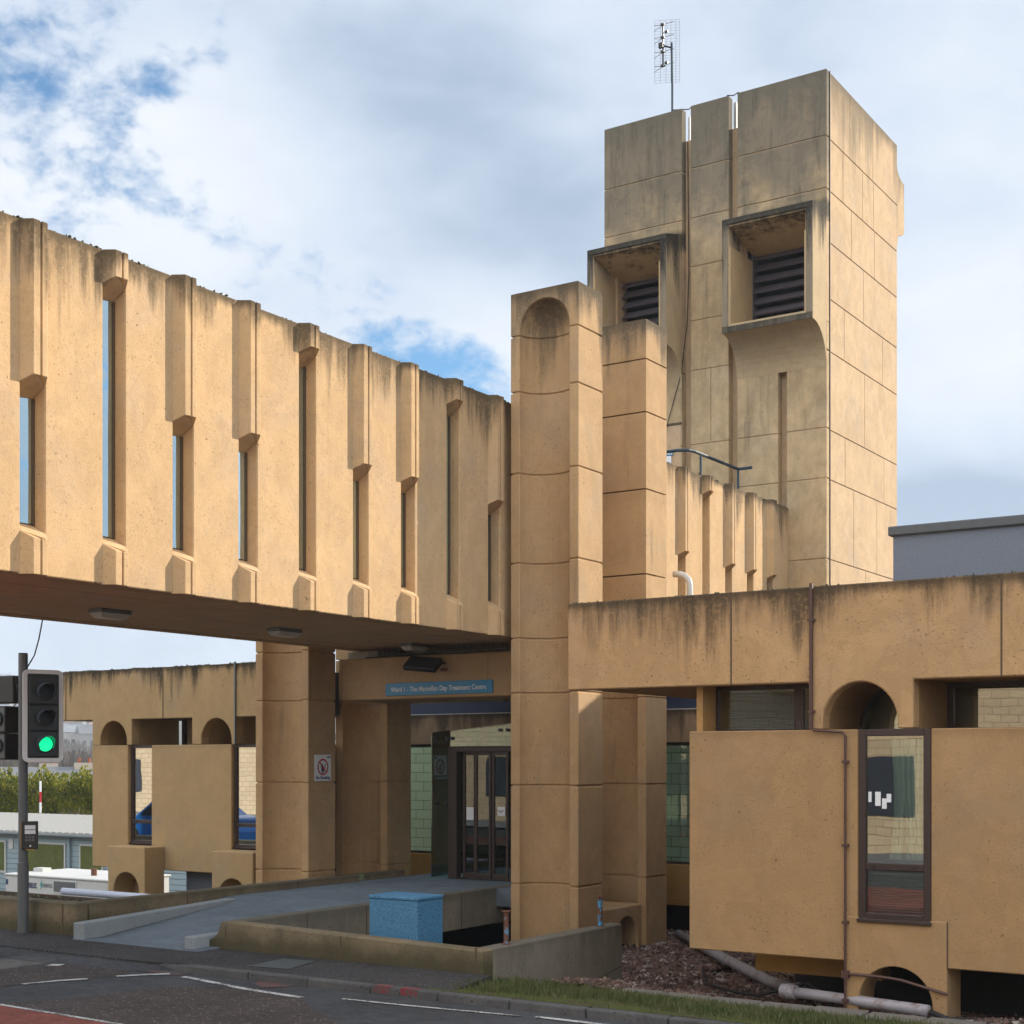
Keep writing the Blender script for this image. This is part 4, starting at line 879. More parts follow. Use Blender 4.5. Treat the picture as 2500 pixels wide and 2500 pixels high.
# ================= LIFT TOWER =================
def tower():
    t=thing('lift_tower',(-14.6,33,0),'tall tan concrete lift tower with two hooded louvres near the top','tower')
    X0,X1=-17.46,-11.79; Y0,Y1=30.6,35.39; ZT=17.85
    fz=[-2,6.97,8.76,9.88,11.62,12.79,14.06,15.2,16.37,ZT]
    g=.012; cols=[(X0,-15.36),(-15.13,-14.16),(-13.94,X1)]
    for ci,(a,e) in enumerate(cols):
      for part in ((0,1) if ci!=1 else (0,)):
        fr=MB()
        for u,v in (list(zip(fz,fz[1:])) if ci==1 else [q for q in zip(fz,fz[1:]) if (q[0]<13)==(part==0)]):
            lo=u+g; hi=v-(g if v<ZT else 0)
            splits=[(a,e)]
            if ci==2 and v<=11.63: splits=[(a,-12.94),(-12.73,e)]
            if ci==2 and u==11.62: pass
            if ci==1 and u==9.88: splits=[(a,-14.62),(-14.60,e)]
            rng=[(lo,hi)]
            if ci in (0,2):
                if u==11.62: rng=[(lo,12.25)]
                elif u==12.79: rng=[]
                elif u==14.06: rng=[(14.50,hi)]
            for k,(p,q) in enumerate(splits):
                for l2,h2 in rng: fr.box(p,q,Y0,Y0+.22,l2,h2)
        fr.build('front_wall',M_towerf if ci!=1 else M_towerm,t,bevel=.01)
    # core behind grooves, notched at the parapet
    co=MB().box(X0+.02,X1-.27,Y0+.221,Y0+.5,-2,12.24).box(X0+.02,X1-.27,Y0+.221,Y0+.5,14.52,17.15).box(-15.40,-13.90,Y0+.2215,Y0+.5,12.241,14.519)
    for a,e in ((X0+.02,-15.37),(-13.93,-12.95),(-12.72,X1-.02)): co.box(a,e,Y0+.021,Y0+.198,-2,11.6)
    co.box(-15.12,-14.17,Y0+.021,Y0+.198,-2,17.8).box(X0+.02,-15.37,Y0+.021,Y0+.198,14.52,17.8).box(-13.93,X1-.02,Y0+.021,Y0+.198,14.52,17.8)
    for a,e in((X0+.001,X0+.168),(-15.52,-15.361),(-13.939,-13.78),(X1-.168,X1-.001)): co.box(a,e,Y0+.0,Y0+.2205,12.255,14.495)
    co.build('groove_backing',M_tower,t)
    # side wall panels (ashlar-like joints)
    zs=[-2,6.97,8.75,9.86,11.61,12.78,14.04,15.19,16.35,ZT]
    vs=[[33.11],[32.31,33.9],[31.76,34.41],[33.05],[31.7,34.32],[32.97],[32.17,33.73],[31.62,32.91,33.66],[32.07,33.62]]
    sd=MB()
    for u,v,c in zip(zs,zs[1:],vs):
        ys=[Y0+.222]+c+[Y1]
        for a,e in zip(ys,ys[1:]): sd.box(X1-.25,X1,a+(.007 if a>Y0+.3 else 0),e-(.007 if e<Y1 else 0),u+.009,v-(.009 if v<ZT else 0))
    sd.build('side_wall',M_tower,t,bevel=.008)
    MB().box(X1-.26,X1-.018,Y0+.51,Y1-.02,-2,ZT-.05).build('side_core',M_joint,t)
    MB().box(X0,X0+.25,Y0+.222,Y1,-2,ZT).build('far_side_wall',M_tower,t)
    MB().box(X0+.251,X1-.261,Y1-.25,Y1-.001,-2,ZT-.001).build('rear_wall',M_tower,t)
    MB().box(X0+.25,X1-.26,Y0+.51,Y1-.26,16.9,17.0).build('roof',M_whitew,t)
    MB().box(-15.36+.02,-15.30,Y0+.3,Y0+2.2,17.0,17.75).box(-14.17,-14.1,Y0+.3,Y0+2.2,17.0,17.8).build('roof_upstand',M_whitew,t)
    # rear hood with curved shoulder
    mb=MB(); mb.prism([(Y1+.001,17.35)]+[(Y1+.54*(1-math.cos(R(90*i/8))),17.35-.30*math.sin(R(90*i/8))) for i in range(1,9)]+[(Y1+.54,15.78),(Y1+.42,15.72),(Y1+.10,15.62),(Y1+.001,15.3)],X1-2.15,X1-.001,'x'); mb.build('rear_hood',M_tower,t)
    # front hoods
    for hx0,hx1 in((X0-.0,-15.352),(-13.945,X1+.0)):
        yb=29.79; zt,zb=14.66,12.10; f=.16
        h=thing_part=None
        m=MB(); ow=.17
        # side cheeks with the curved cove below
        for a,e in((hx0,hx0+ow),(hx1-ow,hx1)):
            prof=[(yb,zt),(yb,zb)]+[(yb+.04+(Y0-.001-yb-.04)*math.sin(R(90*i/10)),zb-.85*(1-math.cos(R(90*i/10)))) for i in range(0,11)]+[(Y0-.001,zt+.22)]
            m.prism(prof,a,e,'x')

        m.prism([(yb,zt),(yb,zt-.06),(Y0-.002,14.50),(Y0-.002,zt+.21)],hx0+ow+.001,hx1-ow-.001,'x')
        ln=MB().prism([(yb+.01,zt-.061),(yb+.01,zt-.17),(31.3,14.15),(31.3,14.45),(Y0-.002,14.45),(Y0-.002,14.499)],hx0+ow+.001,hx1-ow-.001,'x')
        for a,e in((hx0+ow,hx0+ow+.03),(hx1-ow-.03,hx1-ow)): ln.box(a,e,yb+.01,31.29,zb+.192,14.05)
        prof=[(yb,zb)]+[(yb+.04+(Y0-.003-yb-.04)*math.sin(R(90*i/10)),zb-.85*(1-math.cos(R(90*i/10)))) for i in range(0,11)]+[(Y0-.003,zb+.17),(31.3,zb+.17),(31.3,zb+.19),(yb,zb+.19)]
        m.prism(prof,hx0+ow+.001,hx1-ow-.001,'x')
        hd=m.build('louvre_hood',M_hood,t,bevel=.01); ln.build('hood_lining',M_lin,hd)
        lv=MB(); z=12.30
        while z<14.15: lv.prism([(31.02,z-.01),(31.06,z-.03),(31.27,z+.17),(31.24,z+.19)],hx0+ow+.02,hx1-ow-.02,'x'); z+=.255
        lv.box(hx0+ow+.002,hx0+ow+.05,31.0,31.29,12.30,14.2).box(hx1-ow-.05,hx1-ow-.002,31.0,31.29,12.30,14.2)
        lv.build('louvre',M_louv,hd)
        MB().box(hx0+ow,hx1-ow,31.301,31.33,12.28,14.49).build('louvre_backing',M_black,hd)
        for bx,mt in (((hx0+.004,hx1-.004,zt-.12,zt-.002),M_rimd),((hx0+.004,hx1-.004,zb+.002,zb+.14),M_rimd),((hx0+.004,hx0+.15,zb+.141,zt-.121),M_rim),((hx1-.15,hx1-.004,zb+.141,zt-.121),M_rim)):
            MB().box(bx[0],bx[1],yb-.022,yb-.001,bx[2],bx[3]).build('rim_band',mt,hd,bevel=.006)
    # conductor strip and door
    MB().tube([(X1+.012,30.78,ZT+.02),(X1+.012,30.78,14),(X1+.012,30.79,10),(X1+.012,30.79,-1)],.012,6).build('conductor_cable',M_rubber,t)
    MB().box(-16.3,-15.39,Y0-.004,Y0+.0,8.3,10.4).build('door',M_tower,t)
    MB().box(-16.35,-15.36,Y0-.012,Y0+.0,10.4,10.46).build('door_head',M_joint,t)
    # loose cables
    MB().tube([(-15.6,Y0-.02,17.86),(-15.35,Y0+.05,17.84),(-15.22,Y0+.08,17.82),(-15.1,Y0+.05,17.86)],.012,6).tube([(-14.2,Y0,17.86),(-14.05,Y0+.03,17.83),(-13.9,Y0,17.86)],.012,6).tube([(-15.3,Y0+.19,17.1),(-15.27,Y0+.19,14),(-15.30,Y0+.16,12.8),(-15.36,Y0-.03,11.6),(-15.8,Y0-.04,10.2)],.010,6).build('cable',M_rubber,t)
tower()
ls=thing('lift_sign',(-15.6,30.57,8.9),'small blue lift number sign with white notice beside the rail','sign')
xs=PY(1613,0,30.58).x; xe=PY(1643,0,30.58).x; zt=PY(1630,1101,30.58).z; zb=PY(1630,1113,30.58).z
MB().box(xs,xe,30.565,30.59,zb,zt).build('board',M_signblue,ls)
text('lettering','LIFT No 29',.115,(xs+.02,30.563,zb+.02),'-y',M_textw,ls,squash=.62)
MB().box(xs+.05,PY(1639,0,30.58).x,30.565,30.59,PY(1630,1132,30.58).z,zb-.01).build('notice',M_signw,ls)
# antenna on tower
def antenna():
    t=thing('tv_antenna',(-16.07,31.5,17),'tall thin mast with a wire grid television antenna on the tower roof','antenna')
    x,y=-16.07,31.5; MB().tube([(x,y,17.0),(x,y,18.9),(x-.02,y,19.97)],.028,8).build('mast',M_railm,t)
    g=MB(); zt=20.55; zb=19.02; a=Vector((x-.36,y-.1,0)); e=Vector((x+.12,y+.18,0))
    a=Vector((-16.47,31.35,0)); e=Vector((-15.93,31.62,0)); 
    for i in range(24):
        z=zb+(zt-zb)*i/23; g.tube([(a.x,a.y,z),(e.x,e.y,z)],.0024,4,False)
    for k in (0,.22,.45,.65,.85,1): p=a.lerp(e,k); g.tube([(p.x,p.y,zb),(p.x,p.y,zt+.0)],.004,4,False)
    g.build('reflector_grid',M_steel,t)
    d=MB(); c=Vector((-16.22,31.30,0)); d.tube([(c.x,c.y,19.33),(c.x,c.y,20.38)],.02,6)
    for z in (19.36,19.7,20.05,20.36):
        d.tube([(c.x,c.y,z),(c.x-.22,c.y-.04,z-.12)],.006,4,False).tube([(c.x,c.y,z),(c.x-.22,c.y-.04,z+.02)],.006,4,False).tube([(c.x,c.y,z),(c.x+.25,c.y+.10,z+.06)],.006,4,False).box(c.x-.05,c.x+.04,c.y-.03,c.y+.03,z-.02,z+.03)
    d.box(c.x-.10,c.x+.02,c.y-.05,c.y+.02,19.8,19.92).box(c.x+.04,c.x+.12,c.y,c.y+.04,20.15,20.2).box(c.x+.04,c.x+.12,c.y,c.y+.04,19.4,19.45).tube([(c.x,c.y,19.85),(x-.02,y,19.85)],.02,6)
    d.build('dipole_rack',M_black,t)
    MB().box(x-.08,x+.10,y-.08,y+.06,17.62,17.75).build('clamp_box',M_steel,t)
antenna()
# railing on bridge roof
rl=thing('roof_railing',(-13.3,29,8.1),'dark blue metal railing on the footbridge roof in front of the tower','railing')
def pr_(px,py,x): p=PX(px,py,x); return (p.x,p.y,p.z)
A=PX(1680,1096,-13.45); B=PX(1802,1130,-13.45); B2=PX(1800,1134,-13.45)
pts=[(-16.3,A.y,A.z-.02),(-13.7,A.y,A.z),(-13.5,A.y+.12,A.z),(-13.45,A.y+.3,A.z),(-13.45,B.y,A.z),(-13.12,B.y+.0,A.z)]
MB().tube(pts,.035,8).build('handrail',M_railm,rl)
for yy_ in (PX(1711,0,-13.45).y,B.y): MB().tube([(-13.45,yy_,7.9),(-13.45,yy_,A.z)],.028,8).build('rail_post',M_railm,rl)
# white bent pipe on the low roof
p=PY(1665,1400,24); v=Vector((p.x,24,p.z)); 
r_=PY(1668,1440,22.5); rx=r_.x+.14
path=[PY(1645,1402,22.5),PY(1660,1402,22.5),PY(1672,1406,22.5),PY(1681,1415,22.5),PY(1684,1428,22.5)]
path=[(q.x,22.5,q.z) for q in path]+[(PY(1684,1428,22.5).x,22.5,4.1)]
q=MB().tube(path,.055,12); q=q.build('vent_pipe',M_pipeb if False else plain('pale_vent_plastic',(.55,.55,.53),.4),smooth=True); tag(q,'pale bent plastic pipe rising from the low roof beside the ribbed wall','pipe')
# blue-grey block behind
bb=thing('roughcast_building',(0,29,0),'plain blue grey roughcast block with dark coping behind the low parapet','building')
MB().box(-9.08,14,27.03,31.5,-1,6.76).build('wall',M_bluegrey,bb)
MB().box(-9.16,14.1,26.95,31.6,6.76,6.94).build('coping',M_bgcap,bb,bevel=.02)
# ================= RAMP, LOW WALLS =================
rp=thing('entrance_ramp',(-14.9,14,0),'pale grey concrete ramp rising to the glass entrance doors','ramp')
RX0,RX1=-16.05,-13.62
mb=MB(); pr=[(13.3,-.3),(13.3,.004),(13.62,.012),(16.6,.335),(23.9,.350),(23.9,.05),(16.5,-.1)]
mb.prism([(y,z) for y,z in pr[:-1]]+[(14.5,-.3)],RX0,RX1-.0,'x'); mb.build('ramp_surface',M_slab,rp)
MB().box(RX1+.0,-12.45,19.9,23.9,.05,.345).build('landing',M_slab,rp); MB().prism([(15.6,.0),(15.6,.21),(16.6,.335),(23.9,.35),(23.9,.0)],-16.279,-16.051,'x').build('ramp_edge',M_slab,rp)
MB().box(RX1,RX1+.20,13.95,20.9,-.24,.358).build('edge_beam',M_lowg,rp,bevel=.012)
MB().box(RX1-.45,RX1-.35,14.2,24.5,-1.2,-.241).build('void_wall',M_black,rp)  # black panel added to stand in for the shade under the ramp
for y in (15.2,16.5,18.9): MB().box(RX1+.2,RX1+.204,y-.012,y+.012,-.24,.34).build('joint_strip',M_joint,rp)
# tapering pale kerb on left, stub on right
mb=MB(); mb.poly([(-16.06,13.34,-.1),(-15.84,13.34,-.1),(-15.84,16.3,-.1),(-16.06,16.3,-.1),(-16.06,13.34,.225),(-15.84,13.34,.225),(-15.84,16.3,.335),(-16.06,16.3,.335)],[(3,2,1,0),(4,5,6,7),(0,1,5,4),(1,2,6,5),(2,3,7,6),(3,0,4,7)]); tag(mb.build('ramp_kerb',M_kerbw,bevel=.012),'long pale concrete kerb tapering into the left side of the ramp','kerb')
tag(MB().box(-13.98,-13.80,13.42,14.3,-.1,.165).build('ramp_kerb',M_kerbw,bevel=.012),'short pale concrete kerb end at the right foot of the ramp','kerb')
def lowwall(lab,cat='low wall'): return thing('low_wall',(0,14,0),lab,cat)
w=thing('low_wall',(-16.4,17,0),'low mossy concrete wall along the left side of the ramp','low wall')
MB().box(-16.50,-16.28,13.82,21.15,-.3,.46).build('wall_body',M_low,w,bevel=.02)
for y in (15.7,18.2): MB().box(-16.281,-16.2765,y-.01,y+.01,-.0,.45).build('joint_strip',M_joint,w)
w=thing('low_wall',(-20,13.7,0),'low brown concrete wall behind the traffic light pole','low wall')
MB().box(-34,-16.28,13.58,13.80,-.3,.46).build('wall_body',M_low,w,bevel=.02)
for x in (PY(153,0,13.58).x,-19.9,-22.8): MB().box(x-.014,x+.014,13.575,13.581,-.0,.44).build('joint_strip',M_joint,w)
w=thing('low_wall',(-11.6,13.8,0),'low mossy concrete wall along the pavement with a scooped left end','low wall')
zt=.30
mb=MB(); mb.prism([(-9.43,-.5),(-9.43,zt-.03),(-13.58,zt+.06),(-13.62,.30)]+[(-13.84+.22*math.cos(R(90*i/8)),.33-.22*math.sin(R(90*i/8))) for i in range(1,9)]+[(-13.84,-.5)],13.70,13.93,'y'); mb.build('wall_body',M_low,w,bevel=.015)
for x in (PY(551,0,13.7).x,PY(832,0,13.7).x,PY(1162,0,13.7).x): MB().box(x-.012,x+.012,13.695,13.701,-.1,.30).build('joint_strip',M_joint,w)
w=thing('low_wall',(-9.5,15.4,0),'grey concrete return wall carrying two rusty blue posts','low wall')
MB().box(-9.65,-9.43,13.935,17.02,-1.1,.275).build('wall_body',M_lowg,w,bevel=.015)
mb=MB(); mb.poly([(-9.4295,14.9,-.62),(-9.4295,17.0,-.30),(-9.4295,17.0,-.285),(-9.4295,14.9,-.605)],[(0,1,2,3)]); mb.build('joint_strip',M_joint,w)
def post(px,lab,rusty):
    v=dv(px,0); y=-9.53*v.y/v.x; t=thing('fence_post',(-9.53,y,.275),lab,'post','rusty blue posts on the return wall')
    MB().tube([(-9.53,y,.28),(-9.53,y,.66)],.032,12).build('tube',rusty,t)
    MB().tube([(-9.53,y,.66),(-9.53,y,.672)],.062,14).build('cap',M_rusty,t); MB().tube([(-9.53,y,.275),(-9.53,y,.285)],.06,14).build('base_plate',M_rusty,t)
post(1236,'mostly rusted blue post at the corner end of the return wall',plain('rusty_paint_worn',(.10,.25,.40),.7,dirt=(.13,.05,.03),dscale=9,dthr=(.38,.44)))
post(1465,'brighter blue post at the far end of the return wall',M_rust)
cb=thing('blue_cabinet',(-11.44,14.9,-.6),'speckled bright blue steel cabinet standing behind the low wall','cabinet')
MB().box(-11.83,-11.05,14.6,15.15,-.62,.68).build('body',M_blue,cb,bevel=.008)
MB().box(-11.84,-11.04,14.59,15.16,.684,.73).build('lid',M_blue,cb,bevel=.01)
# pipes & cable in the hollow
def ground_pipe():
    t=thing('drain_pipe',(-7,16,-.3),'long grey plastic drain pipe lying across the gravel','pipe')
    pts=[(-11.2,22.2,-.50),(-9.2,19.6,-.44),(-7.4,17.3,-.38),(-6.55,16.1,-.24),(-6.40,15.75,-.17)]; MB().tube(pts,.075,16).build('pipe_length',M_pipe,t,smooth=True)
    a=PZ(1985,2427,-.12); b=PZ(2306,2468,-.12); b=Vector((-4.62,14.86,-.13)); a=Vector((-6.30,15.2,-.12)); 
    MB().tube([(-6.40,15.75,-.17),a,b],.062,16).build('pipe_length',M_pipe,t,smooth=True)
    d=(b-a).normalized(); MB().tube([a-d*.08,a+d*.10],.082,16).tube([a-d*.02,a+d*.02],.09,16).build('coupling',M_pipe,t)
    return t
ground_pipe()
c=MB().tube([(-9.0,18.6,-.5),(-8.2,17.0,-.42),(-7.3,15.9,-.30),(-6.8,15.5,-.25),(-6.2,15.5,-.06),(-5.9,15.35,-.16),(-5.5,15.2,-.25)],.02,8); tag(c.build('black_cable',M_rubber,smooth=True),'black cable snaking over the gravel beneath the wall panel','cable')
c=MB().tube([(-4.6,14.85,-.14),(-4.4,14.85,-.2),(-4.0,14.9,-.19),(-3.2,15.0,-.15),(-2,15.1,-.2)],.03,8).tube([(-4.5,14.9,-.2),(-3.9,14.78,-.2),(-3,14.8,-.17),(-2,14.8,-.2)],.022,8); tag(c.build('black_hose',M_rubber,smooth=True),'black hoses trailing from the end of the grey drain pipe','hose')
# planter bed behind left wall + pale pipe
struct(MB().box(-34,-16.51,13.81,15.9,-.6,.14).build('planting_bed',M_earth))
tag(MB().box(-34,-16.52,15.92,16.0,-1.5,.22).build('timber_edging',plain('dark_timber',(.07,.045,.03),.9)),'dark timber board edging the back of the planting bed','edging board')
c=MB().tube([(-19.7,16.15,.27),(-17.3,16.3,.25),(-16.6,16.4,.24)],.06,14); tag(c.build('pale_pipe',M_pipeb,smooth=True),'pale blue plastic pipe lying behind the planting bed','pipe')
mb=MB()
for i in range(1500):
    x=random.uniform(-20.5,-16.6); y=random.uniform(13.9,15.8); s=random.uniform(.02,.05); a=random.uniform(0,6.28); z=.15+random.uniform(0,.06)
    mb.poly([(x+s*math.cos(a),y+s*math.sin(a),z),(x-s*.5*math.sin(a),y+s*.5*math.cos(a),z+.02),(x-s*math.cos(a),y-s*math.sin(a),z+random.uniform(-.01,.03)),(x+s*.5*math.sin(a),y-s*.5*math.cos(a),z+.01)],[(0,1,2,3)])
tag(mb.build('ground_cover',plain('ivy_leaves',(.05,.075,.025),.7,var=.6,scale=30)),'low leafy ground cover in the planting bed','ground cover',kind='stuff')
# ================= TRAFFIC LIGHT =================
def lens_unit(t,M,z,mat,pict=False):
    n=24; r=.105
    mb=MB(); mb.poly([(r*math.cos(2*math.pi*i/n),-.002,z+r*math.sin(2*math.pi*i/n)) for i in range(n)],[tuple(range(n))]); mb.xf(M).build('lens',mat,t)
    h=MB(); a0=-35; a1=215; m=20; A=[];B=[];C2=[];D=[]
    for i in range(m+1):
        a=R(a0+(a1-a0)*i/m); top=max(0,math.sin(a)); dep=.09+.17*max(0,top)
        for L_,rr,dd in((A,r+.018,0),(B,r+.014,dep),(C2,r+.004,dep),(D,r+.006,0)): L_.append(h.bm.verts.new((rr*math.cos(a),-dd,z+rr*math.sin(a))))
    for i in range(m):
        for u,v in((A,B),(B,C2),(C2,D),(D,A)): h.bm.faces.new((u[i],u[i+1],v[i+1],v[i]))
    h.xf(M).build('visor',M_visor,t)
    g=MB(); 
    P=[g.bm.verts.new(((r+.03)*math.cos(2*math.pi*i/n),-.006,z+(r+.03)*math.sin(2*math.pi*i/n))) for i in range(n)]; Q=[g.bm.verts.new((r*math.cos(2*math.pi*i/n),-.010,z+r*math.sin(2*math.pi*i/n))) for i in range(n)]
    for i in range(n): j=(i+1)%n; g.bm.faces.new((P[i],P[j],Q[j],Q[i]))
    g.xf(M).build('lens_ring',M_black,t)
def rrect(w,h,r,z0):
    pts=[]
    for cx,cz,a in((w/2-r,z0+h-r,0),(-w/2+r,z0+h-r,90),(-w/2+r,z0+r,180),(w/2-r,z0+r,270)):
        pts+=[(cx+r*math.cos(R(a+k*15)),cz+r*math.sin(R(a+k*15))) for k in range(7)]
    return pts
def traffic_light():
    t=thing('traffic_light',(-17.24,13.43,0),'grey traffic light pole with a lit green lens in white bordered head','traffic light')
    x,y=-17.24,13.43
    MB().tube([(x,y,-.02),(x,y,1.0),(x,y,1.02),(x,y,3.99)],[.078,.078,.066,.066],20).build('pole',M_pole,t,smooth=False)
    MB().tube([(x,y,3.99),(x,y,4.01)],.064,16).build('pole_cap',M_black,t)
    # main head faces the camera side of the road
    c=PX(105.5,1748,-16.92); 
    M=Matrix.Translation((c.x,c.y,0))@Matrix.Rotation(R(66),4,'Z')
    zb=c.z-.645
    h=MB(); h.prism(rrect(.57,1.32,.08,zb-.015),0,.02,'y'); h.xf(M).build('backing_board',M_border,t)
    h=MB(); h.prism(rrect(.44,1.20,.02,zb+.045),-.006,.0,'y'); h.xf(M).build('board_field',M_black,t)
    for k in range(3): MB().box(-.20,.20,-.03,.12,zb+.06+k*.375,zb+.06+k*.375+.368).xf(M).build('signal_box',M_black,t,bevel=.012)
    M2=M@Matrix.Translation((0.02,-.031,0))
    for k,mat in((2,M_lens),(1,M_lens),(0,M_green_on)): lens_unit(t,M2,zb+.06+k*.375+.184,mat)
    MB().box(-.03,.03,.12,.26,zb+.1,zb+.16).box(-.03,.03,.12,.26,zb+1.1,zb+1.16).xf(M).build('bracket',M_black,t)
    # second head turned along the road, seen from its side
    c=PX(12,1780,-17.62); M=Matrix.Translation((c.x,c.y,0))@Matrix.Rotation(R(8),4,'Z'); z0=PX(20,1855,-17.6).z
    for k in range(2): MB().box(-.20,.10,-.10,.20,z0+k*.39,z0+k*.39+.385).xf(M).build('pedestrian_box',M_black,t,bevel=.01)
    MB().box(-.17,.09,-.105,-.098,z0+.03,z0+.36).box(-.17,.09,-.105,-.098,z0+.42,z0+.75).xf(M).build('pedestrian_lens',M_pole,t)
    m=MB()
    for zz in (z0+.2,z0+.59):
        m.tube([(-.04,-.10,zz),(-.04,-.135,zz)],.11,20)
    m.xf(M).build('pedestrian_ring',M_lens,t)
    MB().box(-.34,.16,.0,.24,z0+.82,z0+1.22).xf(M).build('rear_head',M_black,t,bevel=.015)
    MB().box(.10,.26,.05,.11,z0+.1,z0+.14).box(.10,.26,.05,.11,z0+1.05,z0+1.09).xf(M).build('bracket',M_black,t)
    MB().tube([(x-.10,y-.05,z0+1.2),(x-.02,y-.09,z0+1.0),(x-.06,y-.08,z0+.8),(x-.2,y-.02,z0+.75)],.008,6).build('signal_cable',M_rubber,t)
    # push button unit
    c=PX(72.5,2039,-17.13); M=Matrix.Translation((c.x,c.y,0))@Matrix.Rotation(R(50),4,'Z'); z0=c.z-.20
    pb=MB().box(-.115,.115,-.06,.06,z0,z0+.40).xf(M).build('push_button_unit',M_black,t,bevel=.01)
    MB().box(-.12,-.112,-.05,.065,z0+.01,z0+.39).box(-.05,.06,-.05,.05,z0-.012,z0+.001).xf(M).build('yellow_trim',M_yel,pb)
    MB().box(-.065,.08,-.063,-.06,z0+.285,z0+.345).box(-.065,.08,-.063,-.06,z0+.22,z0+.275).xf(M).build('instruction_panel',M_signw,pb)
    k=MB()
    for i in range(3):
        for j in range(2): k.box(-.06+i*.045,-.025+i*.045,-.062,-.06,z0+.115+j*.045,z0+.15+j*.045)
    k.xf(M).build('indicator_grid',M_pole,pb)
    MB().tube([(.01,-.06,z0+.05),(.01,-.068,z0+.05)],.014,12).xf(M).build('button',M_signw,pb)
    return t
traffic_light()
c=MB().tube([PX(104,1512,-16.65),PX(95,1560,-16.8),PX(84,1600,-17.0),PX(72,1620,-17.15),(-17.20,13.40,3.70)],.010,6); tag(c.build('overhead_cable',M_rubber),'thin black cable hanging from the footbridge to the traffic light','cable')
# ================= BACKGROUND LEFT =================
def cabin():
    t=thing('site_cabin',(-42,34,-2.6),'pale blue clad site cabin with corrugated white roof and green boarded windows','cabin')
    Y=34; x0,x1=-52,-33; ze=-.08
    w=MB().box(x0,x1,Y,Y+6,-2.7,ze)
    w.build('wall',M_clad,t)
    k=MB(); z=-2.6
    while z<ze-.1: k.box(x0,x1,Y-.012,Y-.0,z,z+.012); z+=.19
    k.build('cladding_joint',M_pole,t)
    r=MB(); n=int((x1-x0)/.12); 
    for i in range(n):
        a=x0+i*.12; z=.05*(1 if i%3 else 0)*.6
        r.poly([(a,Y-.25,ze+.02+z),(a+.12,Y-.25,ze+.02+z),(a+.12,Y+4.2,ze+.42+z),(a,Y+4.2,ze+.42+z),(a,Y-.25,ze-.02),(a+.12,Y-.25,ze-.02),(a+.12,Y+4.2,ze+.38),(a,Y+4.2,ze+.38)],[(0,1,2,3),(7,6,5,4),(0,4,5,1),(1,5,6,2),(2,6,7,3),(3,7,4,0)])
    r.build('roof',M_roofp,t)
    MB().tube([(x0,Y-.3,ze-.04),(x1,Y-.3,ze-.09)],.07,8).build('gutter',M_steel,t)
    xd=PY(173,0,Y).x; MB().tube([(xd,Y-.08,ze-.1),(xd,Y-.08,-2.6)],.05,8).build('downpipe',M_clad,t)
    for a,e in ((-10,13),(69,158),(200,250),(-120,-40)):
        xa,xe=PY(a,0,Y).x,PY(e,0,Y).x; f=MB().box(xa-.08,xe+.08,Y-.05,Y-.013,PY(80,2135,Y).z,PY(80,2055,Y).z).build('window_frame',M_whitew,t); MB().box(xa,xe,Y-.07,Y-.051,PY(80,2129,Y).z,PY(80,2059,Y).z).build('green_board',M_green,f)
    xa=PY(23,0,Y).x; g=MB().box(xa,xa+.24,Y-.04,Y-.013,PY(30,2072,Y).z,PY(30,2048,Y).z).build('vent',M_whitew,t)
cabin()
def generator():
    t=thing('generator',(-32,26,-2.5),'white generator container with navy and grey lettering below the cabin','generator')
    Y=26; x0=PY(13,0,Y).x; x1=PY(262,0,Y).x; zt=PY(13,2137,Y).z
    MB().box(x0,x1,Y,Y+2.2,-2.6,zt).build('body',M_whitew,t,bevel=.02)
    MB().box(x0-.03,x1+.03,Y-.03,Y+2.25,zt,zt+.06).build('roof',M_whitew,t,bevel=.02)
    M=PY(66,2168,Y); text('lettering','DIESELEC',.19,(M.x-.03,Y-.012,M.z+.02),'-y',M_text,t,squash=.58)
    M=PY(104,2168,Y); text('lettering','GENERATORS',.16,(M.x,Y-.012,M.z+.02),'-y',M_pole,t,squash=.42,bold=.0)
    M=PY(96,2156,Y); b=MB(); z=M.z; x=M.x+.03; b.poly([(x+.10,Y-.012,z+.12),(x,Y-.012,z-.06),(x+.05,Y-.012,z-.05),(x+.0,Y-.012,z-.22),(x+.13,Y-.012,z),(x+.07,Y-.012,z-.01)],[(0,1,2,3,4,5)]); b.build('lightning_mark',M_teal,t)
    a,e=PY(132,0,Y).x,PY(185,0,Y).x; f=MB().box(a,e,Y-.03,Y,PY(150,2178,Y).z,PY(150,2152,Y).z).build('grille',M_pole,t,bevel=.02)
    MB().box(a-.04,e+.04,Y-.015,Y-.001,PY(150,2180,Y).z-.02,PY(150,2150,Y).z).build('grille_frame',M_whitew,t)
    MB().box(x0+.03,x0+.12,Y-.01,Y,zt-.25,zt-.1).build('badge',M_text,t)
    p=PY(100,2130,Y+1); MB().box(p.x-.2,p.x+.2,Y+.9,Y+1.2,zt+.06,zt+.16).build('roof_fitting',M_whitew,t)
    MB().tube([(-31.4,Y+.8,zt+.05),(-31.4,Y+.8,zt+.25)],.08,8).build('exhaust',M_rusty,t)
generator()
rp_=thing('ranging_pole',(-40,42,-2.6),'thin red and white banded pole in front of the hedge','pole')
P_=PY(98.5,1907,40); 
zz=P_.z; k=0
while zz>-2.6: MB().tube([(P_.x,40,zz),(P_.x,40,zz-.45)],.045,8).build('band',M_signw if k%2==0 else M_red,rp_); zz-=.45; k+=1
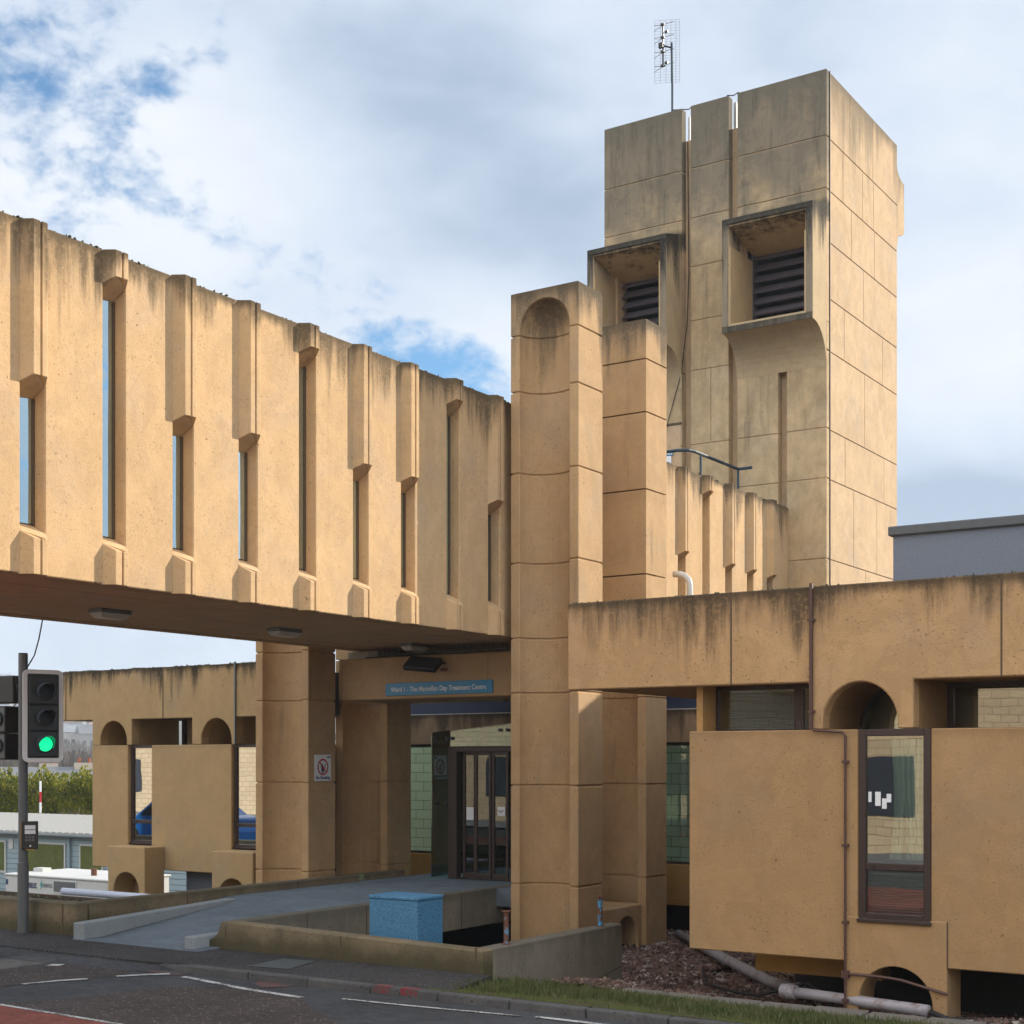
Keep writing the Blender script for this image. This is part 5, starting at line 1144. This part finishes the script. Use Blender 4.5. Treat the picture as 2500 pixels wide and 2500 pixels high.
def leafmat(name,c1,c2,c3):
    m,nt,N,L,b=newmat(name); g=N.new('ShaderNodeNewGeometry')
    c=_mix(N,L,_range(N,L,_noise(N,L,g.outputs['Position'],.9,4,.6),.3,.7),c1,c2); c=_mix(N,L,_range(N,L,_noise(N,L,g.outputs['Position'],8,3,.6),.5,.7),c,c3)
    L.new(c,b.inputs['Base Color']); b.inputs['Roughness'].default_value=.7; b.inputs['Specular IOR Level'].default_value=.2
    tl=N.new('ShaderNodeBsdfTranslucent'); L.new(c,tl.inputs[0]); mx=N.new('ShaderNodeMixShader'); mx.inputs[0].default_value=.5; L.new(b.outputs[0],mx.inputs[1]); L.new(tl.outputs[0],mx.inputs[2]); L.new(mx.outputs[0],N['Material Output'].inputs[0]); return m
M_hedge=leafmat('conifer_leaf',(.04,.08,.015),(.24,.25,.03),(.55,.45,.06))
def hedge():
    mb=MB(); Y=44; 
    mb.box(-80,-40,Y+1.0,Y+3.2,-2.7,1.35)
    for i in range(34000):
        x=random.uniform(-70,-42); 
        bump=.45*math.sin(x*1.9)+.3*math.sin(x*4.3+1)
        z=-2.6+random.random()*(4.4+bump*.6); fr=Y+.35*math.sin(x*2.3+z*1.7)+.2*math.sin(z*4+x)
        if random.random()<.4: z=1.2+bump*.45+random.uniform(-.3,.35); fr=Y+random.uniform(0,3)
        y=fr+random.uniform(-.2,.3); s=random.uniform(.06,.15); dx=random.gauss(.4,.5)*s; 
        q=random.uniform(-.7,.7); mb.poly([(x,y,z),(x+s*.35,y-.05+s*q,z+s*.3),(x+dx+s*.3,y-.1+s*q*.8,z+s*1.5),(x-s*.3+dx*.5,y-.04-s*q,z+s*.6)],[(0,1,2,3)])
    return tag(mb.build('conifer_hedge',M_hedge),'tall yellow green conifer hedge behind the site cabin','hedge')
hedge()
def shrub():
    t=thing('bare_shrub',(-50,41,-2.6),'leafless grey brown twiggy shrub at the right end of the hedge','shrub'); mb=MB(); c=PY(215,2010,41)
    def twig(p,d,l,r,dep):
        e=p+d*l; mb.tube([p,e],[r,r*.6],4,False)
        if dep:
            for k in range(3): nd=(d+Vector((random.gauss(0,.45),random.gauss(0,.45),random.gauss(.1,.4)))).normalized(); twig(p.lerp(e,random.uniform(.5,1)),nd,l*.68,r*.6,dep-1)
    for i in range(9): twig(Vector((c.x+random.uniform(-.5,1.2),41,-1.9)),Vector((random.gauss(0,.4),random.gauss(0,.3),1)).normalized(),1.1,.035,4)
    mb.build('branches',plain('twig_bark',(.22,.17,.13),.9),t)
shrub()
# town on the hill
M_walls=[plain('town_wall_%d'%i,c,.9,var=.25,scale=.6) for i,c in enumerate(((.45,.42,.38),(.60,.60,.60),(.34,.32,.31),(.50,.44,.36)))]
M_slates=[plain('town_slate_%d'%i,c,.7,var=.3,scale=.5) for i,c in enumerate(((.15,.16,.18),(.22,.24,.27),(.19,.13,.11)))]
M_win=plain('town_window',(.05,.06,.08),.3)
def house(x,y,w,d,h,rz,i,lab):
    z=hgt(x,y)-1; t=thing('town_house',(x,y,z),lab,'house','distant houses on the hillside'); M=Matrix.Translation((x,y,z))@Matrix.Rotation(rz,4,'Z')
    MB().box(-w/2,w/2,-d/2,d/2,0,h).xf(M).build('wall',M_walls[i%4],t)
    MB().prism([(-d/2-.3,h),(d/2+.3,h),(0,h+d*.42)],-w/2-.2,w/2+.2,'x').xf(M).build('roof',M_slates[i%3],t)
    k=MB().box(w/2-1.3,w/2-.2,-.7,.7,h+.5,h+d*.42+1.8); 
    if w>9: k.box(-w/2+.2,-w/2+1.3,-.7,.7,h+.5,h+d*.42+1.8)
    k.xf(M).build('chimney',M_walls[(i+1)%4],t)
    wm=MB()
    for a in range(int(w/2.6)):
        for b_ in range(max(1,int(h/3))): X=-w/2+1.2+a*2.6; wm.box(X,X+1.1,-d/2-.05,-d/2-.0,.9+b_*3,2.5+b_*3)
    wm.xf(M).build('windows',M_win,t)
cols_=['pale stone','white harled','grey stone','sandstone']
n=0
for row in range(13):
    r=560+row*105
    for k in range(9):
        px=-60+k*48+random.uniform(-12,12)+ (24 if row%2 else 0)
        v=dv(px,HY); v.z=0; q=v.normalized()*(r+random.uniform(-25,25)); w=random.choice((8,10,14,20)); h=random.choice((5,6,8,11))
        house(q.x,q.y,w*(1+row*.04),8+row*.2,h*(1+row*.03),TH+random.uniform(-.5,.5),n,'%s house far up the hillside town beyond the hedge'%cols_[n%4]); n+=1
# nearer roofs behind the hedge
def near_house(px,r,w,lab,pots):
    v=dv(px,HY); v.z=0; q=v.normalized()*r; t=thing('terraced_house',(q.x,q.y,-2.7),lab,'house'); M=Matrix.Translation((q.x,q.y,-2.7))@Matrix.Rotation(TH+.35,4,'Z')
    top=2.45-18*r/FPX+2.7
    MB().box(-w/2,w/2,-4,4,0,top-1.6).xf(M).build('wall',M_walls[3],t); MB().prism([(-4.3,top-1.6),(4.3,top-1.6),(0,top+.2)],-w/2-.2,w/2+.2,'x').xf(M).build('roof',M_slates[0],t)
    c=MB().box(w*.1,w*.1+1.4,-.5,.5,top-.6,top+.5).xf(M).build('chimney',M_walls[3],t)
    for i in range(pots): MB().tube([(w*.1+.35+i*.7,0,top+.5),(w*.1+.35+i*.7,0,top+.85)],.11,8).xf(M).build('chimney_pot',plain('pot_red',(.28,.07,.035),.8) if 'pot_red' not in MATS else MATS['pot_red'],c)
near_house(150,110,9,'slate roofed house with red chimney pots just over the hedge',2)
near_house(80,120,5,'small slate roofed house with chimney left of the ranging pole',2)
# bare trees on the slope, one mass
mb=MB()
for i in range(36000):
    px=random.uniform(-80,380); r=random.uniform(200,560) if i%3 else random.uniform(560,1900); v=dv(px,HY); v.z=0; q=v.normalized()*r; z=hgt(q.x,q.y); s=random.uniform(.5,1.3)*(1+r/900); 
    a=random.uniform(0,3.14); p=Vector((q.x,q.y,z+random.uniform(0,1)*4*(1+r/1500))); d=Vector((math.cos(a),math.sin(a),0))*s
    mb.poly([p-d*.16,p+d*.12,p+d*.3+Vector((0,0,s*1.5)),p+d*.16+Vector((0,0,s*1.7))],[(0,1,2,3)])
tag(mb.build('hillside_trees',leafmat('winter_tree',(.10,.085,.07),(.14,.11,.10),(.08,.09,.06))),'far winter trees filling the gaps between the hillside houses','trees',kind='stuff')
# ================= ACROSS THE ROAD (seen in the glass) =================
ob=thing('blockwork_building',(-12,-8,0),'cream blockwork building across the road reflected in the windows','building')
MB().box(-80,22,-12,-8,-.2,5.2).build('wall',M_block(),ob)
MB().box(-80.1,22.1,-12.1,-7.9,5.2,5.5).build('coping',M_bgcap,ob)
f=MB()
for i in range(18): x=-76+i*5.2; f.box(x,x+1.4,-7.99,-7.93,1.0,2.6)
f.build('windows',M_win,ob)

car=thing('parked_car',(-31,11,-.08),'blue parked car mirrored in the lower panes of the left windows','car')
M_car=plain('blue_car_paint',(.01,.11,.36),.2,var=.02); pf=[(-2.1,.25),(-2.12,.6),(-2.0,.85),(-1.2,.98),(-.55,1.42),(.95,1.45),(1.65,1.0),(2.05,.92),(2.12,.55),(2.08,.25)]
MB().prism([(-31+a,-.08+z) for a,z in pf],10.1,11.8,'y').build('body',M_car,car,bevel=.06,seg=2)
for yy_ in (10.085,11.815): MB().prism([(-31+a,-.08+z) for a,z in [(-1.0,.98),(-.48,1.34),(.88,1.37),(1.4,1.0)]],yy_-.004,yy_+.004,'y').build('side_window',M_lens,car)
for a in (-1.35,1.35):
    for yy_ in (10.05,11.67):
        w_=MB().tube([(-31+a,yy_,.24),(-31+a,yy_+.18,.24)],.32,20).build('wheel',M_rubber,car); MB().tube([(-31+a,yy_-.01,.24),(-31+a,yy_+.19,.24)],.2,14).build('rim',M_steel,w_)
# air between here and the town on the hill
hz=MB().box(-2450,2450,-2450,2450,-3.8,165).build('haze',None)
hm=bpy.data.materials.new('haze_air'); hm.use_nodes=True; nn=hm.node_tree.nodes; nn.clear()
ho=nn.new('ShaderNodeOutputMaterial'); hv=nn.new('ShaderNodeVolumePrincipled'); hv.inputs['Color'].default_value=(.74,.85,1,1); hv.inputs['Density'].default_value=.00042
hm.node_tree.links.new(hv.outputs[0],ho.inputs['Volume']); hz.data.materials.append(hm); tag(hz,'thin pale blue air haze over the distant hillside town','haze',kind='stuff')
